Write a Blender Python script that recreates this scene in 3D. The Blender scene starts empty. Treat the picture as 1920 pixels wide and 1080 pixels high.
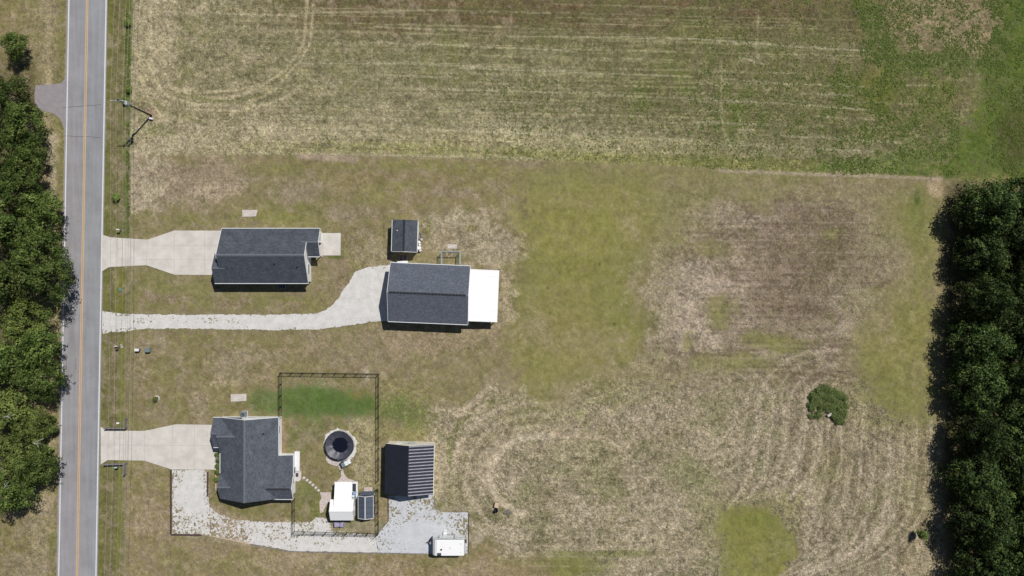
import bpy, bmesh, math, random
import numpy as np
from mathutils import Vector, Matrix
R = math.radians
random.seed(7)
rng = np.random.default_rng(7)
scene = bpy.context.scene
COL = scene.collection

# ------------------------------------------------------------------ camera, sky, sun, exposure
H = 120.0                       # drone height in metres
F = 1280.0                      # focal length in pixels of the 1920 wide photograph
S = F / H                       # pixels per metre on the ground
cam_d = bpy.data.cameras.new('camera'); cam = bpy.data.objects.new('camera', cam_d); COL.objects.link(cam)
cam_d.sensor_width = 36.0; cam_d.lens = 24.0; cam_d.clip_start = 0.5; cam_d.clip_end = 8000
cam.location = (0, 0, H); cam.rotation_euler = (0, 0, 0)
scene.camera = cam
SUN_EL, SUN_AZ = R(55.0), R(42.0)    # azimuth from +Y towards +X
w = bpy.data.worlds.new('World'); scene.world = w; w.use_nodes = True
wn = w.node_tree; bg = wn.nodes['Background']
sky = wn.nodes.new('ShaderNodeTexSky'); sky.sky_type = 'NISHITA'; sky.sun_disc = False
sky.sun_elevation = SUN_EL; sky.sun_rotation = SUN_AZ; sky.air_density = 1.0; sky.dust_density = 0.6
wn.links.new(sky.outputs[0], bg.inputs[0]); bg.inputs[1].default_value = 0.05
sl = bpy.data.lights.new('sun', 'SUN'); so = bpy.data.objects.new('sun', sl); COL.objects.link(so)
sl.energy = 4.9; sl.angle = R(0.5); sl.color = (1.0, 0.965, 0.91)
sd = Vector((math.sin(SUN_AZ) * math.cos(SUN_EL), math.cos(SUN_AZ) * math.cos(SUN_EL), math.sin(SUN_EL)))
so.rotation_euler = sd.to_track_quat('Z', 'Y').to_euler(); so.location = (40, 60, 90)
scene.view_settings.view_transform = 'Standard'; scene.view_settings.look = 'None'
scene.view_settings.exposure = 0.0; scene.view_settings.gamma = 1.0
scene.render.resolution_x = 1024; scene.render.resolution_y = 576
KB = 1.36                       # display brightness of a white level surface in this light

# ------------------------------------------------------------------ helpers
def P(px, py, h=0.0):
    k = (1 - h / H) / S
    return Vector(((px - 960) * k, (540 - py) * k, h))
def lin(c):
    c = np.asarray(c, dtype=float) / 255.0
    return np.where(c <= 0.04045, c / 12.92, ((c + 0.055) / 1.055) ** 2.4)
def alb(c):
    return np.clip(lin(c) / KB, 0.003, 0.86)

ROOT = {}
class MB:
    """collects shapes in world coordinates, builds ONE mesh object"""
    def __init__(s, xf=None):
        s.v = []; s.f = []; s.xf = xf; s.marks = []
    def add(s, vs, fs):
        n = len(s.v); s.marks.append((n, len(s.f)))
        for p in vs:
            p = Vector(p)
            if s.xf is not None: p = s.xf @ p
            s.v.append(tuple(p))
        for f in fs: s.f.append(tuple(i + n for i in f))
        return s
    def box(s, x0, x1, y0, y1, z0, z1):
        vs = [(x, y, z) for z in (z0, z1) for (x, y) in ((x0, y0), (x1, y0), (x1, y1), (x0, y1))]
        return s.add(vs, [(3, 2, 1, 0), (4, 5, 6, 7), (0, 1, 5, 4), (1, 2, 6, 5), (2, 3, 7, 6), (3, 0, 4, 7)])
    def bbox(s, x0, x1, y0, y1, z0, z1, b=0.03):
        """box with bevelled top edges"""
        r = [(x0, y0, z0), (x1, y0, z0), (x1, y1, z0), (x0, y1, z0),
             (x0, y0, z1 - b), (x1, y0, z1 - b), (x1, y1, z1 - b), (x0, y1, z1 - b),
             (x0 + b, y0 + b, z1), (x1 - b, y0 + b, z1), (x1 - b, y1 - b, z1), (x0 + b, y1 - b, z1)]
        fs = [(3, 2, 1, 0), (8, 9, 10, 11)]
        for a in (0, 4):
            for i in range(4):
                j = (i + 1) % 4
                fs.append((a + i, a + j, a + 4 + j, a + 4 + i))
        return s.add(r, fs)
    def prism(s, pts, z0, z1):
        n = len(pts)
        area = sum(pts[i][0] * pts[(i + 1) % n][1] - pts[(i + 1) % n][0] * pts[i][1] for i in range(n))
        if area < 0: pts = pts[::-1]
        vs = [(p[0], p[1], z0) for p in pts] + [(p[0], p[1], z1) for p in pts]
        fs = [tuple(range(n))[::-1], tuple(range(n, 2 * n))]
        for i in range(n):
            j = (i + 1) % n; fs.append((i, j, n + j, n + i))
        return s.add(vs, fs)
    def extr(s, prof, a, b, axis):
        """profile (t, z) swept from a to b along axis ('x': t is y, 'y': t is x)"""
        n = len(prof)
        def pt(t, z, q): return (q, t, z) if axis == 'x' else (t, q, z)
        vs = [pt(t, z, a) for t, z in prof] + [pt(t, z, b) for t, z in prof]
        fs = [tuple(range(n)), tuple(range(n, 2 * n))[::-1]]
        for i in range(n):
            j = (i + 1) % n; fs.append((i, n + i, n + j, j))
        return s.add(vs, fs)
    def tube(s, p0, p1, r0, r1=None, n=8, cap=True):
        p0 = Vector(p0); p1 = Vector(p1); r1 = r0 if r1 is None else r1
        d = (p1 - p0)
        if d.length < 1e-6: return s
        d.normalize(); a = d.orthogonal().normalized(); b = d.cross(a)
        vs = []
        for p, r in ((p0, r0), (p1, r1)):
            for i in range(n):
                t = 2 * math.pi * i / n
                vs.append(p + a * (math.cos(t) * r) + b * (math.sin(t) * r))
        fs = [(i, (i + 1) % n, n + (i + 1) % n, n + i) for i in range(n)]
        if cap: fs += [tuple(range(n))[::-1], tuple(range(n, 2 * n))]
        return s.add(vs, fs)
    def path(s, pts, r0, r1, n=6):
        m = len(pts) - 1
        for i in range(m):
            s.tube(pts[i], pts[i + 1], r0 + (r1 - r0) * i / m, r0 + (r1 - r0) * (i + 1) / m, n)
        return s
    def lathe(s, c, prof, n=24, sx=1, sy=1, wob=0.0, seed=0):
        rr = random.Random(seed); c = Vector(c); vs = []; fs = []
        wb = [1 + rr.uniform(-wob, wob) for _ in range(n)]
        for (r, z) in prof:
            for i in range(n):
                t = 2 * math.pi * i / n
                vs.append((c.x + r * sx * math.cos(t) * wb[i], c.y + r * sy * math.sin(t) * wb[i], c.z + z))
        for k in range(len(prof) - 1):
            for i in range(n):
                j = (i + 1) % n
                fs.append((k * n + i, k * n + j, (k + 1) * n + j, (k + 1) * n + i))
        fs.append(tuple(range(n))[::-1]); fs.append(tuple(range((len(prof) - 1) * n, len(prof) * n)))
        return s.add(vs, fs)
    def quad(s, a, b, c, d): return s.add([a, b, c, d], [(0, 1, 2, 3)])
    def split(s, name, m, parent=None):
        out = []
        b = s.marks + [(len(s.v), len(s.f))]
        for (v0, f0), (v1, f1) in zip(b[:-1], b[1:]):
            q = MB(); q.v = s.v[v0:v1]; q.f = [tuple(i - v0 for i in f) for f in s.f[f0:f1]]; out.append(q.build(name, m, parent))
        return out
    def build(s, name, m, parent=None, smooth=False, fix=True):
        me = bpy.data.meshes.new(name)
        o = Vector((0, 0, 0))
        if parent is not None: o = ROOT[parent]
        me.from_pydata([(a - o.x, b - o.y, c - o.z) for a, b, c in s.v], [], s.f)
        if fix:
            bm = bmesh.new(); bm.from_mesh(me); bmesh.ops.recalc_face_normals(bm, faces=bm.faces); bm.to_mesh(me); bm.free()
        me.materials.append(m)
        if smooth:
            for p in me.polygons: p.use_smooth = True
        ob = bpy.data.objects.new(name, me); COL.objects.link(ob)
        if parent is not None: ob.parent = parent
        ROOT[ob] = o
        return ob

def tag(o, label=None, cat=None, group=None, kind=None):
    if label: o['label'] = label
    if cat: o['category'] = cat
    if group: o['group'] = group
    if kind: o['kind'] = kind
    return o
def thing(name, loc, label, cat, group=None):
    o = bpy.data.objects.new(name, None); COL.objects.link(o); o.location = loc
    o.empty_display_size = 0.4
    ROOT[o] = Vector(loc)
    return tag(o, label, cat, group)
def solo(mb, name, m, label, cat, group=None, smooth=False):
    c = sum((Vector(v) for v in mb.v), Vector()) / len(mb.v); zmin = min(v[2] for v in mb.v)
    c.z = zmin
    mb.v = [(a - c.x, b - c.y, d - c.z) for a, b, d in mb.v]
    o = mb.build(name, m, None, smooth); o.location = c
    return tag(o, label, cat, group)

# ------------------------------------------------------------------ materials
def nodes(name):
    m = bpy.data.materials.new(name); m.use_nodes = True
    nt = m.node_tree; b = nt.nodes['Principled BSDF']
    return m, nt, b
def N(nt, t, **kw):
    n = nt.nodes.new(t)
    for k, v in kw.items():
        if hasattr(n, k): setattr(n, k, v)
        else: n.inputs[k].default_value = v
    return n
def rgba(c): return (float(c[0]), float(c[1]), float(c[2]), 1.0)
def mat(name, c, rough=0.8, metal=0.0, scale=3.0, var=0.25, c2=None, bump=0.0, bscale=20.0, stretch=(1, 1, 1), spec=0.4):
    """two tone noisy surface"""
    m, nt, b = nodes(name)
    a = alb(c); a2 = alb(c2) if c2 is not None else a * (1 - var)
    tc = N(nt, 'ShaderNodeTexCoord'); mp = N(nt, 'ShaderNodeMapping'); mp.inputs['Scale'].default_value = stretch
    nt.links.new(tc.outputs['Object'], mp.inputs[0])
    n1 = N(nt, 'ShaderNodeTexNoise', Scale=scale, Detail=6.0, Roughness=0.65)
    nt.links.new(mp.outputs[0], n1.inputs['Vector'])
    mr = N(nt, 'ShaderNodeMapRange'); mr.inputs[1].default_value = 0.35; mr.inputs[2].default_value = 0.65
    nt.links.new(n1.outputs[0], mr.inputs[0])
    mx = N(nt, 'ShaderNodeMix', data_type='RGBA'); mx.inputs[6].default_value = rgba(a); mx.inputs[7].default_value = rgba(a2)
    nt.links.new(mr.outputs[0], mx.inputs[0]); nt.links.new(mx.outputs[2], b.inputs['Base Color'])
    b.inputs['Roughness'].default_value = rough; b.inputs['Metallic'].default_value = metal
    b.inputs['Specular IOR Level'].default_value = spec
    if bump:
        n2 = N(nt, 'ShaderNodeTexNoise', Scale=bscale, Detail=3.0)
        nt.links.new(mp.outputs[0], n2.inputs['Vector'])
        bp = N(nt, 'ShaderNodeBump', Strength=bump, Distance=0.05)
        nt.links.new(n2.outputs[0], bp.inputs['Height']); nt.links.new(bp.outputs[0], b.inputs['Normal'])
    return m

def shingle_mat(name, c, courses='y', rot=0.0, slopevar=0.22):
    """asphalt shingles: courses run level along the eaves, tabs differ in tone"""
    m, nt, b = nodes(name)
    a = alb(c)
    tc = N(nt, 'ShaderNodeTexCoord'); mp = N(nt, 'ShaderNodeMapping')
    mp.inputs['Rotation'].default_value = (0, 0, rot + (0 if courses == 'y' else R(90)))
    nt.links.new(tc.outputs['Object'], mp.inputs[0])
    br = N(nt, 'ShaderNodeTexBrick', Scale=1.0)
    br.inputs['Color1'].default_value = (1, 1, 1, 1); br.inputs['Color2'].default_value = (0.62, 0.62, 0.62, 1)
    br.inputs['Mortar'].default_value = (0.45, 0.45, 0.45, 1); br.inputs['Mortar Size'].default_value = 0.012
    br.inputs['Brick Width'].default_value = 0.33; br.inputs['Row Height'].default_value = 0.14
    nt.links.new(mp.outputs[0], br.inputs['Vector'])
    n1 = N(nt, 'ShaderNodeTexNoise', Scale=0.9, Detail=5.0, Roughness=0.7); nt.links.new(mp.outputs[0], n1.inputs['Vector'])
    n2 = N(nt, 'ShaderNodeTexNoise', Scale=14.0, Detail=4.0, Roughness=0.8); nt.links.new(mp.outputs[0], n2.inputs['Vector'])
    mr = N(nt, 'ShaderNodeMapRange'); mr.inputs[1].default_value = 0.3; mr.inputs[2].default_value = 0.7
    mr.inputs[3].default_value = 1 - slopevar; mr.inputs[4].default_value = 1 + slopevar
    nt.links.new(n1.outputs[0], mr.inputs[0])
    mr2 = N(nt, 'ShaderNodeMapRange'); mr2.inputs[1].default_value = 0.3; mr2.inputs[2].default_value = 0.7
    mr2.inputs[3].default_value = 0.75; mr2.inputs[4].default_value = 1.3
    nt.links.new(n2.outputs[0], mr2.inputs[0])
    ma = N(nt, 'ShaderNodeMath', operation='MULTIPLY'); nt.links.new(mr.outputs[0], ma.inputs[0]); nt.links.new(mr2.outputs[0], ma.inputs[1])
    v1 = N(nt, 'ShaderNodeVectorMath', operation='SCALE'); nt.links.new(br.outputs[0], v1.inputs[0]); nt.links.new(ma.outputs[0], v1.inputs['Scale'])
    v2 = N(nt, 'ShaderNodeVectorMath', operation='MULTIPLY'); v2.inputs[1].default_value = tuple(a * 1.22)
    nt.links.new(v1.outputs[0], v2.inputs[0]); nt.links.new(v2.outputs[0], b.inputs['Base Color'])
    b.inputs['Roughness'].default_value = 0.9; b.inputs['Specular IOR Level'].default_value = 0.25
    return m

def leaf_mat(name, c1, c2, c3):
    m, nt, b = nodes(name)
    at = N(nt, 'ShaderNodeAttribute', attribute_name='tint')
    oi = N(nt, 'ShaderNodeObjectInfo')
    cr = N(nt, 'ShaderNodeValToRGB')
    e = cr.color_ramp.elements
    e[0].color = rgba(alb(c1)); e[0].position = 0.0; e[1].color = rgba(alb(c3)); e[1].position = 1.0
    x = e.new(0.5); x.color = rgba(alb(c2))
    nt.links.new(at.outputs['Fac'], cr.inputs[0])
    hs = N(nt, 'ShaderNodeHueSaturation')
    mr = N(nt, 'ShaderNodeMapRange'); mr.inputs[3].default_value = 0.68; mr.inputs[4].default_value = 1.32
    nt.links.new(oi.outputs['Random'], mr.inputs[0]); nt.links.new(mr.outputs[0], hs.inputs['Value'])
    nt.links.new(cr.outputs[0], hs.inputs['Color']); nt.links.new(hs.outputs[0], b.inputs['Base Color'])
    b.inputs['Roughness'].default_value = 0.65; b.inputs['Specular IOR Level'].default_value = 0.18
    tr = N(nt, 'ShaderNodeBsdfTranslucent'); nt.links.new(hs.outputs[0], tr.inputs[0])
    ms = N(nt, 'ShaderNodeMixShader'); ms.inputs[0].default_value = 0.25
    out = nt.nodes['Material Output']
    nt.links.new(b.outputs[0], ms.inputs[1]); nt.links.new(tr.outputs[0], ms.inputs[2]); nt.links.new(ms.outputs[0], out.inputs[0])
    return m

M = {}
M['white'] = mat('white_paint', (236, 236, 238), 0.6, var=0.05, scale=1.5)
M['white_roof'] = mat('white_metal_roof', (252, 252, 252), 0.5, var=0.03, scale=0.8)
M['trim'] = mat('white_trim', (235, 238, 240), 0.5, var=0.06)
M['siding'] = mat('white_siding', (255, 255, 253), 0.7, var=0.08, stretch=(1, 1, 8), scale=1.0)
M['cream'] = mat('cream_siding', (246, 240, 224), 0.6, var=0.1, stretch=(4, 4, 1))
M['glass'] = mat('window_glass', (45, 52, 60), 0.08, var=0.2, spec=0.8)
M['door'] = mat('grey_door', (120, 122, 128), 0.5, var=0.05)
M['shingle1'] = shingle_mat('slate_shingles', (82, 87, 97), 'y', 0)
M['shingle2'] = shingle_mat('charcoal_shingles', (92, 97, 107), 'x', 0)
M['shingle3'] = shingle_mat('weathered_grey_shingles', (97, 103, 115), 'y', R(2.42), 0.1)
M['shingle4'] = shingle_mat('small_shed_shingles', (85, 90, 100), 'x', R(1.7))
M['ridge'] = mat('ridge_caps', (112, 118, 128), 0.9, scale=5, var=0.35)
M['ridge_dark'] = mat('dark_ridge_vent', (52, 56, 64), 0.9, scale=5, var=0.4)
M['blackmetal'] = mat('black_ribbed_metal', (37, 39, 50), 0.5, 0.0, scale=1.2, var=0.2, spec=0.5)
M['rib_glare'] = mat('ribs_painted_glare', (178, 178, 194), 0.45, 0.0, scale=2.5, var=0.45, stretch=(0.6, 5, 1), spec=0.5)  # pale colour paints the glare and sky reflection on black metal ribs
M['concrete'] = mat('pale_concrete', (220, 215, 208), 0.9, scale=0.45, c2=(200, 194, 187), bump=0.1)
M['slab'] = mat('weathered_concrete', (214, 207, 200), 0.9, scale=2.0, c2=(190, 182, 175))
M['joint'] = mat('concrete_joint', (196, 190, 185), 0.95, var=0.3, scale=4)
M['paver'] = mat('stone_pavers', (220, 210, 204), 0.9, scale=4.0, c2=(176, 160, 155))
M['blackfence'] = mat('black_fence_metal', (22, 24, 26), 0.5, var=0.2)
M['greywood'] = mat('weathered_grey_wood', (150, 146, 150), 0.9, scale=6, c2=(112, 104, 106), stretch=(1, 1, 1))
M['darkwood'] = mat('dark_creosoted_timber', (98, 76, 80), 0.9, scale=4, c2=(62, 48, 50))
M['tanwood'] = mat('fresh_tan_timber', (218, 194, 168), 0.85, scale=4, c2=(190, 166, 142))
M['polewood'] = mat('pole_wood', (74, 74, 72), 0.9, scale=3, c2=(50, 50, 50), stretch=(3, 3, 0.5))
M['galv'] = mat('galvanised_steel', (178, 188, 190), 0.45, 0.3, scale=6, var=0.2)
M['wire'] = mat('aluminium_wire', (178, 172, 154), 0.5, 0.2, var=0.1)
M['darkwire'] = mat('telephone_cable', (150, 165, 140), 0.6, var=0.1)
M['asphalt_patch'] = mat('asphalt_seam', (112, 110, 116), 0.9, var=0.2, scale=5)
M['paint_white'] = mat('road_paint_white', (236, 236, 238), 0.7, scale=6, c2=(205, 205, 208))
M['paint_yellow'] = mat('road_paint_yellow', (228, 186, 128), 0.7, scale=5, c2=(200, 164, 122))
M['bark'] = mat('bark', (95, 88, 80), 0.95, scale=5, c2=(60, 54, 50), bump=0.4, bscale=8)
M['deadwood'] = mat('bleached_dead_wood', (190, 186, 176), 0.9, scale=4, var=0.25)
M['liner'] = mat('black_pool_liner', (58, 61, 72), 0.5, scale=1.6, c2=(84, 84, 98), bump=0.5, bscale=1.4, spec=0.5)
M['poolwall'] = mat('pale_pool_wall', (222, 222, 220), 0.5, var=0.08)
M['blackplastic'] = mat('black_plastic', (26, 28, 32), 0.4, var=0.1)
M['greenbox'] = mat('grey_green_cabinet', (122, 140, 134), 0.6, var=0.1)
M['teal'] = mat('teal_plastic', (92, 150, 150), 0.5, var=0.1)
M['blue'] = mat('bright_blue_plastic', (52, 118, 172), 0.4, scale=5, c2=(110, 160, 190))
M['acgrey'] = mat('grey_steel_casing', (130, 146, 152), 0.5, 0.2, var=0.1)
M['acblue'] = mat('slate_blue_casing', (74, 88, 116), 0.5, 0.1, var=0.1)
M['panel'] = mat('dark_grey_roof_panel', (84, 92, 106), 0.45, scale=2, var=0.15, spec=0.5)
M['lilac'] = mat('lavender_tarp', (178, 172, 196), 0.6, scale=2.5, c2=(136, 128, 158), bump=0.6, bscale=3)
M['brick'] = mat('pale_ring_blocks', (226, 212, 206), 0.9, scale=6, var=0.15)
M['soil'] = mat('brown_mulch', (128, 104, 98), 0.95, scale=8, var=0.35)
M['mat'] = mat('dark_rubber_mat', (62, 62, 74), 0.8, var=0.2)
M['rust'] = mat('rust_brown_boards', (118, 100, 100), 0.9, scale=5, c2=(82, 66, 68))
M['green_sign'] = mat('pale_green_lid', (172, 205, 184), 0.6, var=0.1)
M['leafL'] = leaf_mat('deciduous_leaves', (68, 88, 42), (102, 124, 56), (152, 166, 96))
M['leafY'] = leaf_mat('yellow_green_leaves', (86, 102, 52), (114, 130, 62), (146, 156, 88))
M['leafR'] = leaf_mat('evergreen_leaves', (50, 66, 38), (74, 96, 46), (122, 142, 76))
M['leafB'] = leaf_mat('shrub_leaves', (92, 112, 62), (118, 142, 72), (152, 162, 108))
M['leafK'] = leaf_mat('bramble_leaves', (96, 104, 66), (120, 146, 70), (158, 158, 116))
M['leafW'] = leaf_mat('weed_leaves', (96, 118, 54), (116, 138, 60), (142, 156, 84))
M['straw'] = leaf_mat('dry_straw', (150, 138, 105), (185, 172, 138), (215, 203, 172))

# ------------------------------------------------------------------ value noise for the painted ground
def vnoise(x, y, seed):
    xi = np.floor(x).astype(np.int64); yi = np.floor(y).astype(np.int64)
    xf = (x - xi).astype(np.float32); yf = (y - yi).astype(np.float32)
    xf = xf * xf * (3 - 2 * xf); yf = yf * yf * (3 - 2 * yf)
    def h(a, b):
        n = (a * 374761393 + b * 668265263 + seed * 1442695041) & 0xFFFFFFFF
        n = ((n ^ (n >> 13)) * 1274126177) & 0xFFFFFFFF
        return ((n ^ (n >> 16)) & 0xFFFF).astype(np.float32) / 65535.0
    a = h(xi, yi); b = h(xi + 1, yi); c = h(xi, yi + 1); d = h(xi + 1, yi + 1)
    return (a + (b - a) * xf) * (1 - yf) + (c + (d - c) * xf) * yf
def fbm(x, y, sc, seed, oc=4, rough=0.55):
    t = 0; a = 1.0; s = 0.0
    for o in range(oc):
        t = t + a * (vnoise(x / sc * 2 ** o + 17.3 * o, y / sc * 2 ** o - 9.1 * o, seed + o) - 0.5); s += a * 0.5; a *= rough
    return t / s          # about -1..1
def sstep(a, b, x):
    t = np.clip((x - a) / (b - a), 0, 1); return t * t * (3 - 2 * t)
def sdist(px, py, pts):
    """signed distance to a polygon in pixels of the photograph, positive inside"""
    d = np.full(px.shape, 1e9, dtype=np.float32); ins = np.zeros(px.shape, dtype=bool)
    n = len(pts)
    for i in range(n):
        x0, y0 = pts[i]; x1, y1 = pts[(i + 1) % n]
        ex, ey = x1 - x0, y1 - y0; L = ex * ex + ey * ey + 1e-9
        t = np.clip(((px - x0) * ex + (py - y0) * ey) / L, 0, 1)
        dx = px - x0 - t * ex; dy = py - y0 - t * ey
        d = np.minimum(d, dx * dx + dy * dy)
        if y0 != y1:
            c = ((y0 > py) != (y1 > py)) & (px < (x1 - x0) * (py - y0) / (y1 - y0) + x0)
            ins ^= c
    d = np.sqrt(d)
    return np.where(ins, d, -d)

# ------------------------------------------------------------------ the ground sheet
def axis(a, b, st, far, n):
    core = np.arange(a, b + st * 0.5, st)
    g = np.geomspace(st * 2, far, n)
    return np.concatenate([(core[0] - np.cumsum(np.diff(np.concatenate([[0], g]))))[::-1], core, core[-1] + np.cumsum(np.diff(np.concatenate([[0], g])))])
gx = axis(-70, 1990, 2.1, 26000, 26); gy = axis(-70, 1150, 2.1, 26000, 26)
GX, GY = np.meshgrid(gx.astype(np.float32), gy.astype(np.float32))
nx, ny = len(gx), len(gy)
C = np.zeros((ny, nx, 3), dtype=np.float32); SP = np.zeros((ny, nx), np.float32); GR = np.zeros((ny, nx), np.float32)
NA = fbm(GX, GY, 60, 3); NB = fbm(GX, GY, 22, 9); NC = fbm(GX, GY, 8, 21, 3); ND = fbm(GX, GY, 130, 33)
NH = fbm(GX / 9, GY, 7, 55, 3)           # streaks that run with the rows
NV = fbm(GX, GY / 8, 9, 77, 3)
NE_ = fbm(GX, GY, 4.5, 91, 2); NF_ = rng.uniform(-1, 1, NE_.shape).astype(np.float32)
N6 = fbm(GX, GY, 12, 131, 4, .7); N7 = fbm(GX, GY, 34, 151, 4, .6)
ROADSL = -19.2 / 1080.0
RX = GX - ROADSL * GY                    # x measured along the road direction

def put(mask, col=None, sp=None, gr=None, sel=Ellipsis):
    m = mask
    if col is not None:
        c = lin(col).astype(np.float32)
        C[sel] = C[sel] * (1 - m[..., None]) + c * m[..., None]
    if sp is not None: SP[sel] = SP[sel] * (1 - m) + sp * m
    if gr is not None: GR[sel] = GR[sel] * (1 - m) + gr * m
def region(pts, soft, amp):
    xs = [p[0] for p in pts]; ys = [p[1] for p in pts]; pad = soft * 2 + amp * 3 + 6
    j = np.searchsorted(gy, [min(ys) - pad, max(ys) + pad]); i = np.searchsorted(gx, [min(xs) - pad, max(xs) + pad])
    return (slice(max(j[0], 0), j[1]), slice(max(i[0], 0), i[1]))
def poly(pts, col, soft=4, amp=3, st=1.0, sp=None, gr=None, noise='B'):
    sel = region(pts, soft, amp)
    nz = {'A': NA, 'B': NB, 'C': NC}[noise]
    d = sdist(GX[sel], GY[sel], pts) + nz[sel] * amp * 1.9 + NC[sel] * amp * 1.1 + (NE_[sel] + NF_[sel] * .5) * min(soft, 9) * 0.8 + (N6[sel] * .9 + N7[sel] * .8) * soft
    put(sstep(-soft, soft, d) * st, col, sp, gr, sel)
def ell(cx, cy, rx, ry, col, soft=0.35, amp=0.3, st=1.0, sp=None, gr=None):
    s2 = 1 + soft * 1.8 + amp * 2.2
    sel = region([(cx - rx * s2, cy - ry * s2), (cx + rx * s2, cy + ry * s2)], 0, 0)
    x = (GX[sel] - cx) / rx; y = (GY[sel] - cy) / ry
    d = 1 - np.sqrt(x * x + y * y) + NB[sel] * amp * 1.2 + NC[sel] * amp * 0.9 + (NE_[sel] + NF_[sel] * .5) * soft * .5 + (N6[sel] * .5 + N7[sel] * .4) * min(1, 14 / min(rx, ry)) * (min(rx, ry) > 7)
    put(sstep(-soft, soft, d) * st, col, sp, gr, sel)
LATER = []; LATEF = []
def line(*a, **k): LATER.append((a, k))
def line_now(pts, wd, col, st=1.0, amp=1.2, gap=0.0, sp=None, gr=None):
    pad = wd + amp * 2 + 4
    xs = [p[0] for p in pts]; ys = [p[1] for p in pts]
    sel = region([(min(xs) - pad, min(ys) - pad), (max(xs) + pad, max(ys) + pad)], 0, 0)
    px, py = GX[sel], GY[sel]; d = np.full(px.shape, 1e9, np.float32)
    for (x0, y0), (x1, y1) in zip(pts[:-1], pts[1:]):
        ex, ey = x1 - x0, y1 - y0; L = ex * ex + ey * ey + 1e-9
        t = np.clip(((px - x0) * ex + (py - y0) * ey) / L, 0, 1)
        d = np.minimum(d, np.hypot(px - x0 - t * ex, py - y0 - t * ey))
    m = 1 - sstep(wd * 0.4, wd * 1.1, d + NC[sel] * amp)
    if gap: m = m * sstep(gap - 0.9, gap - 0.2, NB[sel] * 0.8 + NC[sel] * 0.6 + 0.3)
    put(m * st, col, sp, gr, sel)
def arc(cx, cy, rx, ry, a0, a1, n=14):
    return [(cx + rx * math.cos(R(a0 + (a1 - a0) * i / n)), cy + ry * math.sin(R(a0 + (a1 - a0) * i / n))) for i in range(n + 1)]

# -- base: dry lawn
C[:] = lin((143, 132, 96)); SP[:] = 0.3; GR[:] = 0.25
put(sstep(-0.1, 0.6, NA + NB * 0.4) * 0.75, (152, 137, 108), 0.4)
put(sstep(0.05, 0.7, ND + NB * 0.3) * 0.7, (133, 129, 78), 0.2, 0.3)
# -- stubble field north of the plots
FB = [(-26000, 292), (236, 292), (420, 291), (700, 288), (1000, 301), (1300, 313), (1500, 324), (1770, 333), (2600, 372), (27000, 1500)]
fb = np.interp(GX, [p[0] for p in FB], [p[1] for p in FB])
inF = sstep(-2.5, 2.5, fb - GY + NC * 3.5) * sstep(-4, 4, RX - 247 + NC * 4)
put(inF, (137, 130, 101), 0.85, 0.5)
gE = inF * sstep(420, 1350, GX + NA * 160)
put(gE * 0.9, (106, 103, 68), 0.65, 0.75)
put(inF * sstep(0.0, 0.5, NH + NB * 0.4) * 0.5, (148, 140, 104), 0.9)
put(inF * sstep(0.0, 0.6, NA + NB * 0.5) * 0.6, (116, 115, 72), 0.6, 0.8)
put(inF * sstep(95, 25, GY + NA * 45) * sstep(420, 640, GX) * sstep(1720, 1580, GX) * 0.85, (98, 86, 62), 0.55, 0.4)
put(inF * sstep(70, 20, GY + NB * 20) * sstep(0.1, 0.5, NH) * sstep(380, 600, GX) * sstep(1600, 1400, GX) * 0.6, (118, 88, 68))
put(inF * sstep(0.0, 0.5, NA * 0.8 + NB * 0.5) * sstep(60, 180, GY) * sstep(900, 1040, GX) * 0.5, (88, 108, 44), 0.4, 0.9)
# straw headland along the bottom and left
hb = inF * sstep(105, 20, (fb - GY) + NA * 16) * (1 - sstep(700, 1500, GX) * 0.75)
put(hb * 0.85, (176, 165, 136), 0.95, 0.25)
put(inF * sstep(20, 8, np.abs(fb - GY - 10) + NB * 8) * sstep(300, 700, GX) * 0.7, (138, 138, 74), 0.8, 0.7)
put(inF * sstep(24, 12, np.abs(fb - GY - 34) + NB * 7) * sstep(500, 900, GX) * sstep(1500, 1200, GX) * 0.55, (164, 156, 116), 0.9)
put(inF * sstep(64, 30, np.abs(RX - 285 + NB * 10)) * sstep(240, 120, GY) * 0.8, (180, 168, 138), 0.9, 0.2)
put(inF * sstep(560, 280, GX) * sstep(300, 120, GY) * 0.25, (160, 150, 118), 0.9)
for pts in ([(262, 90), (266, 150), (278, 185), (300, 215), (335, 240)], [(284, 0), (282, 100), (290, 150), (315, 180), (360, 195), (430, 197), (490, 182), (520, 165), (548, 130), (566, 110), (582, 80), (588, 0)],
            [(300, 120), (322, 165), (370, 182), (430, 184), (480, 168), (510, 150), (535, 130), (555, 105), (570, 80), (576, 0)],
            [(330, 165), (380, 172), (440, 170), (500, 155)], [(350, 205), (450, 208), (520, 190), (560, 165)]):
    line(pts, 3.4, (186, 174, 142), 0.75, 2.2, 0.25)
for pts in ([(340, 175), (400, 189), (450, 190), (500, 175)], [(290, 190), (330, 215), (380, 230)]):
    line(pts, 3.0, (108, 112, 58), 0.6, 2.0, 0.3, gr=0.8)
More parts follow.
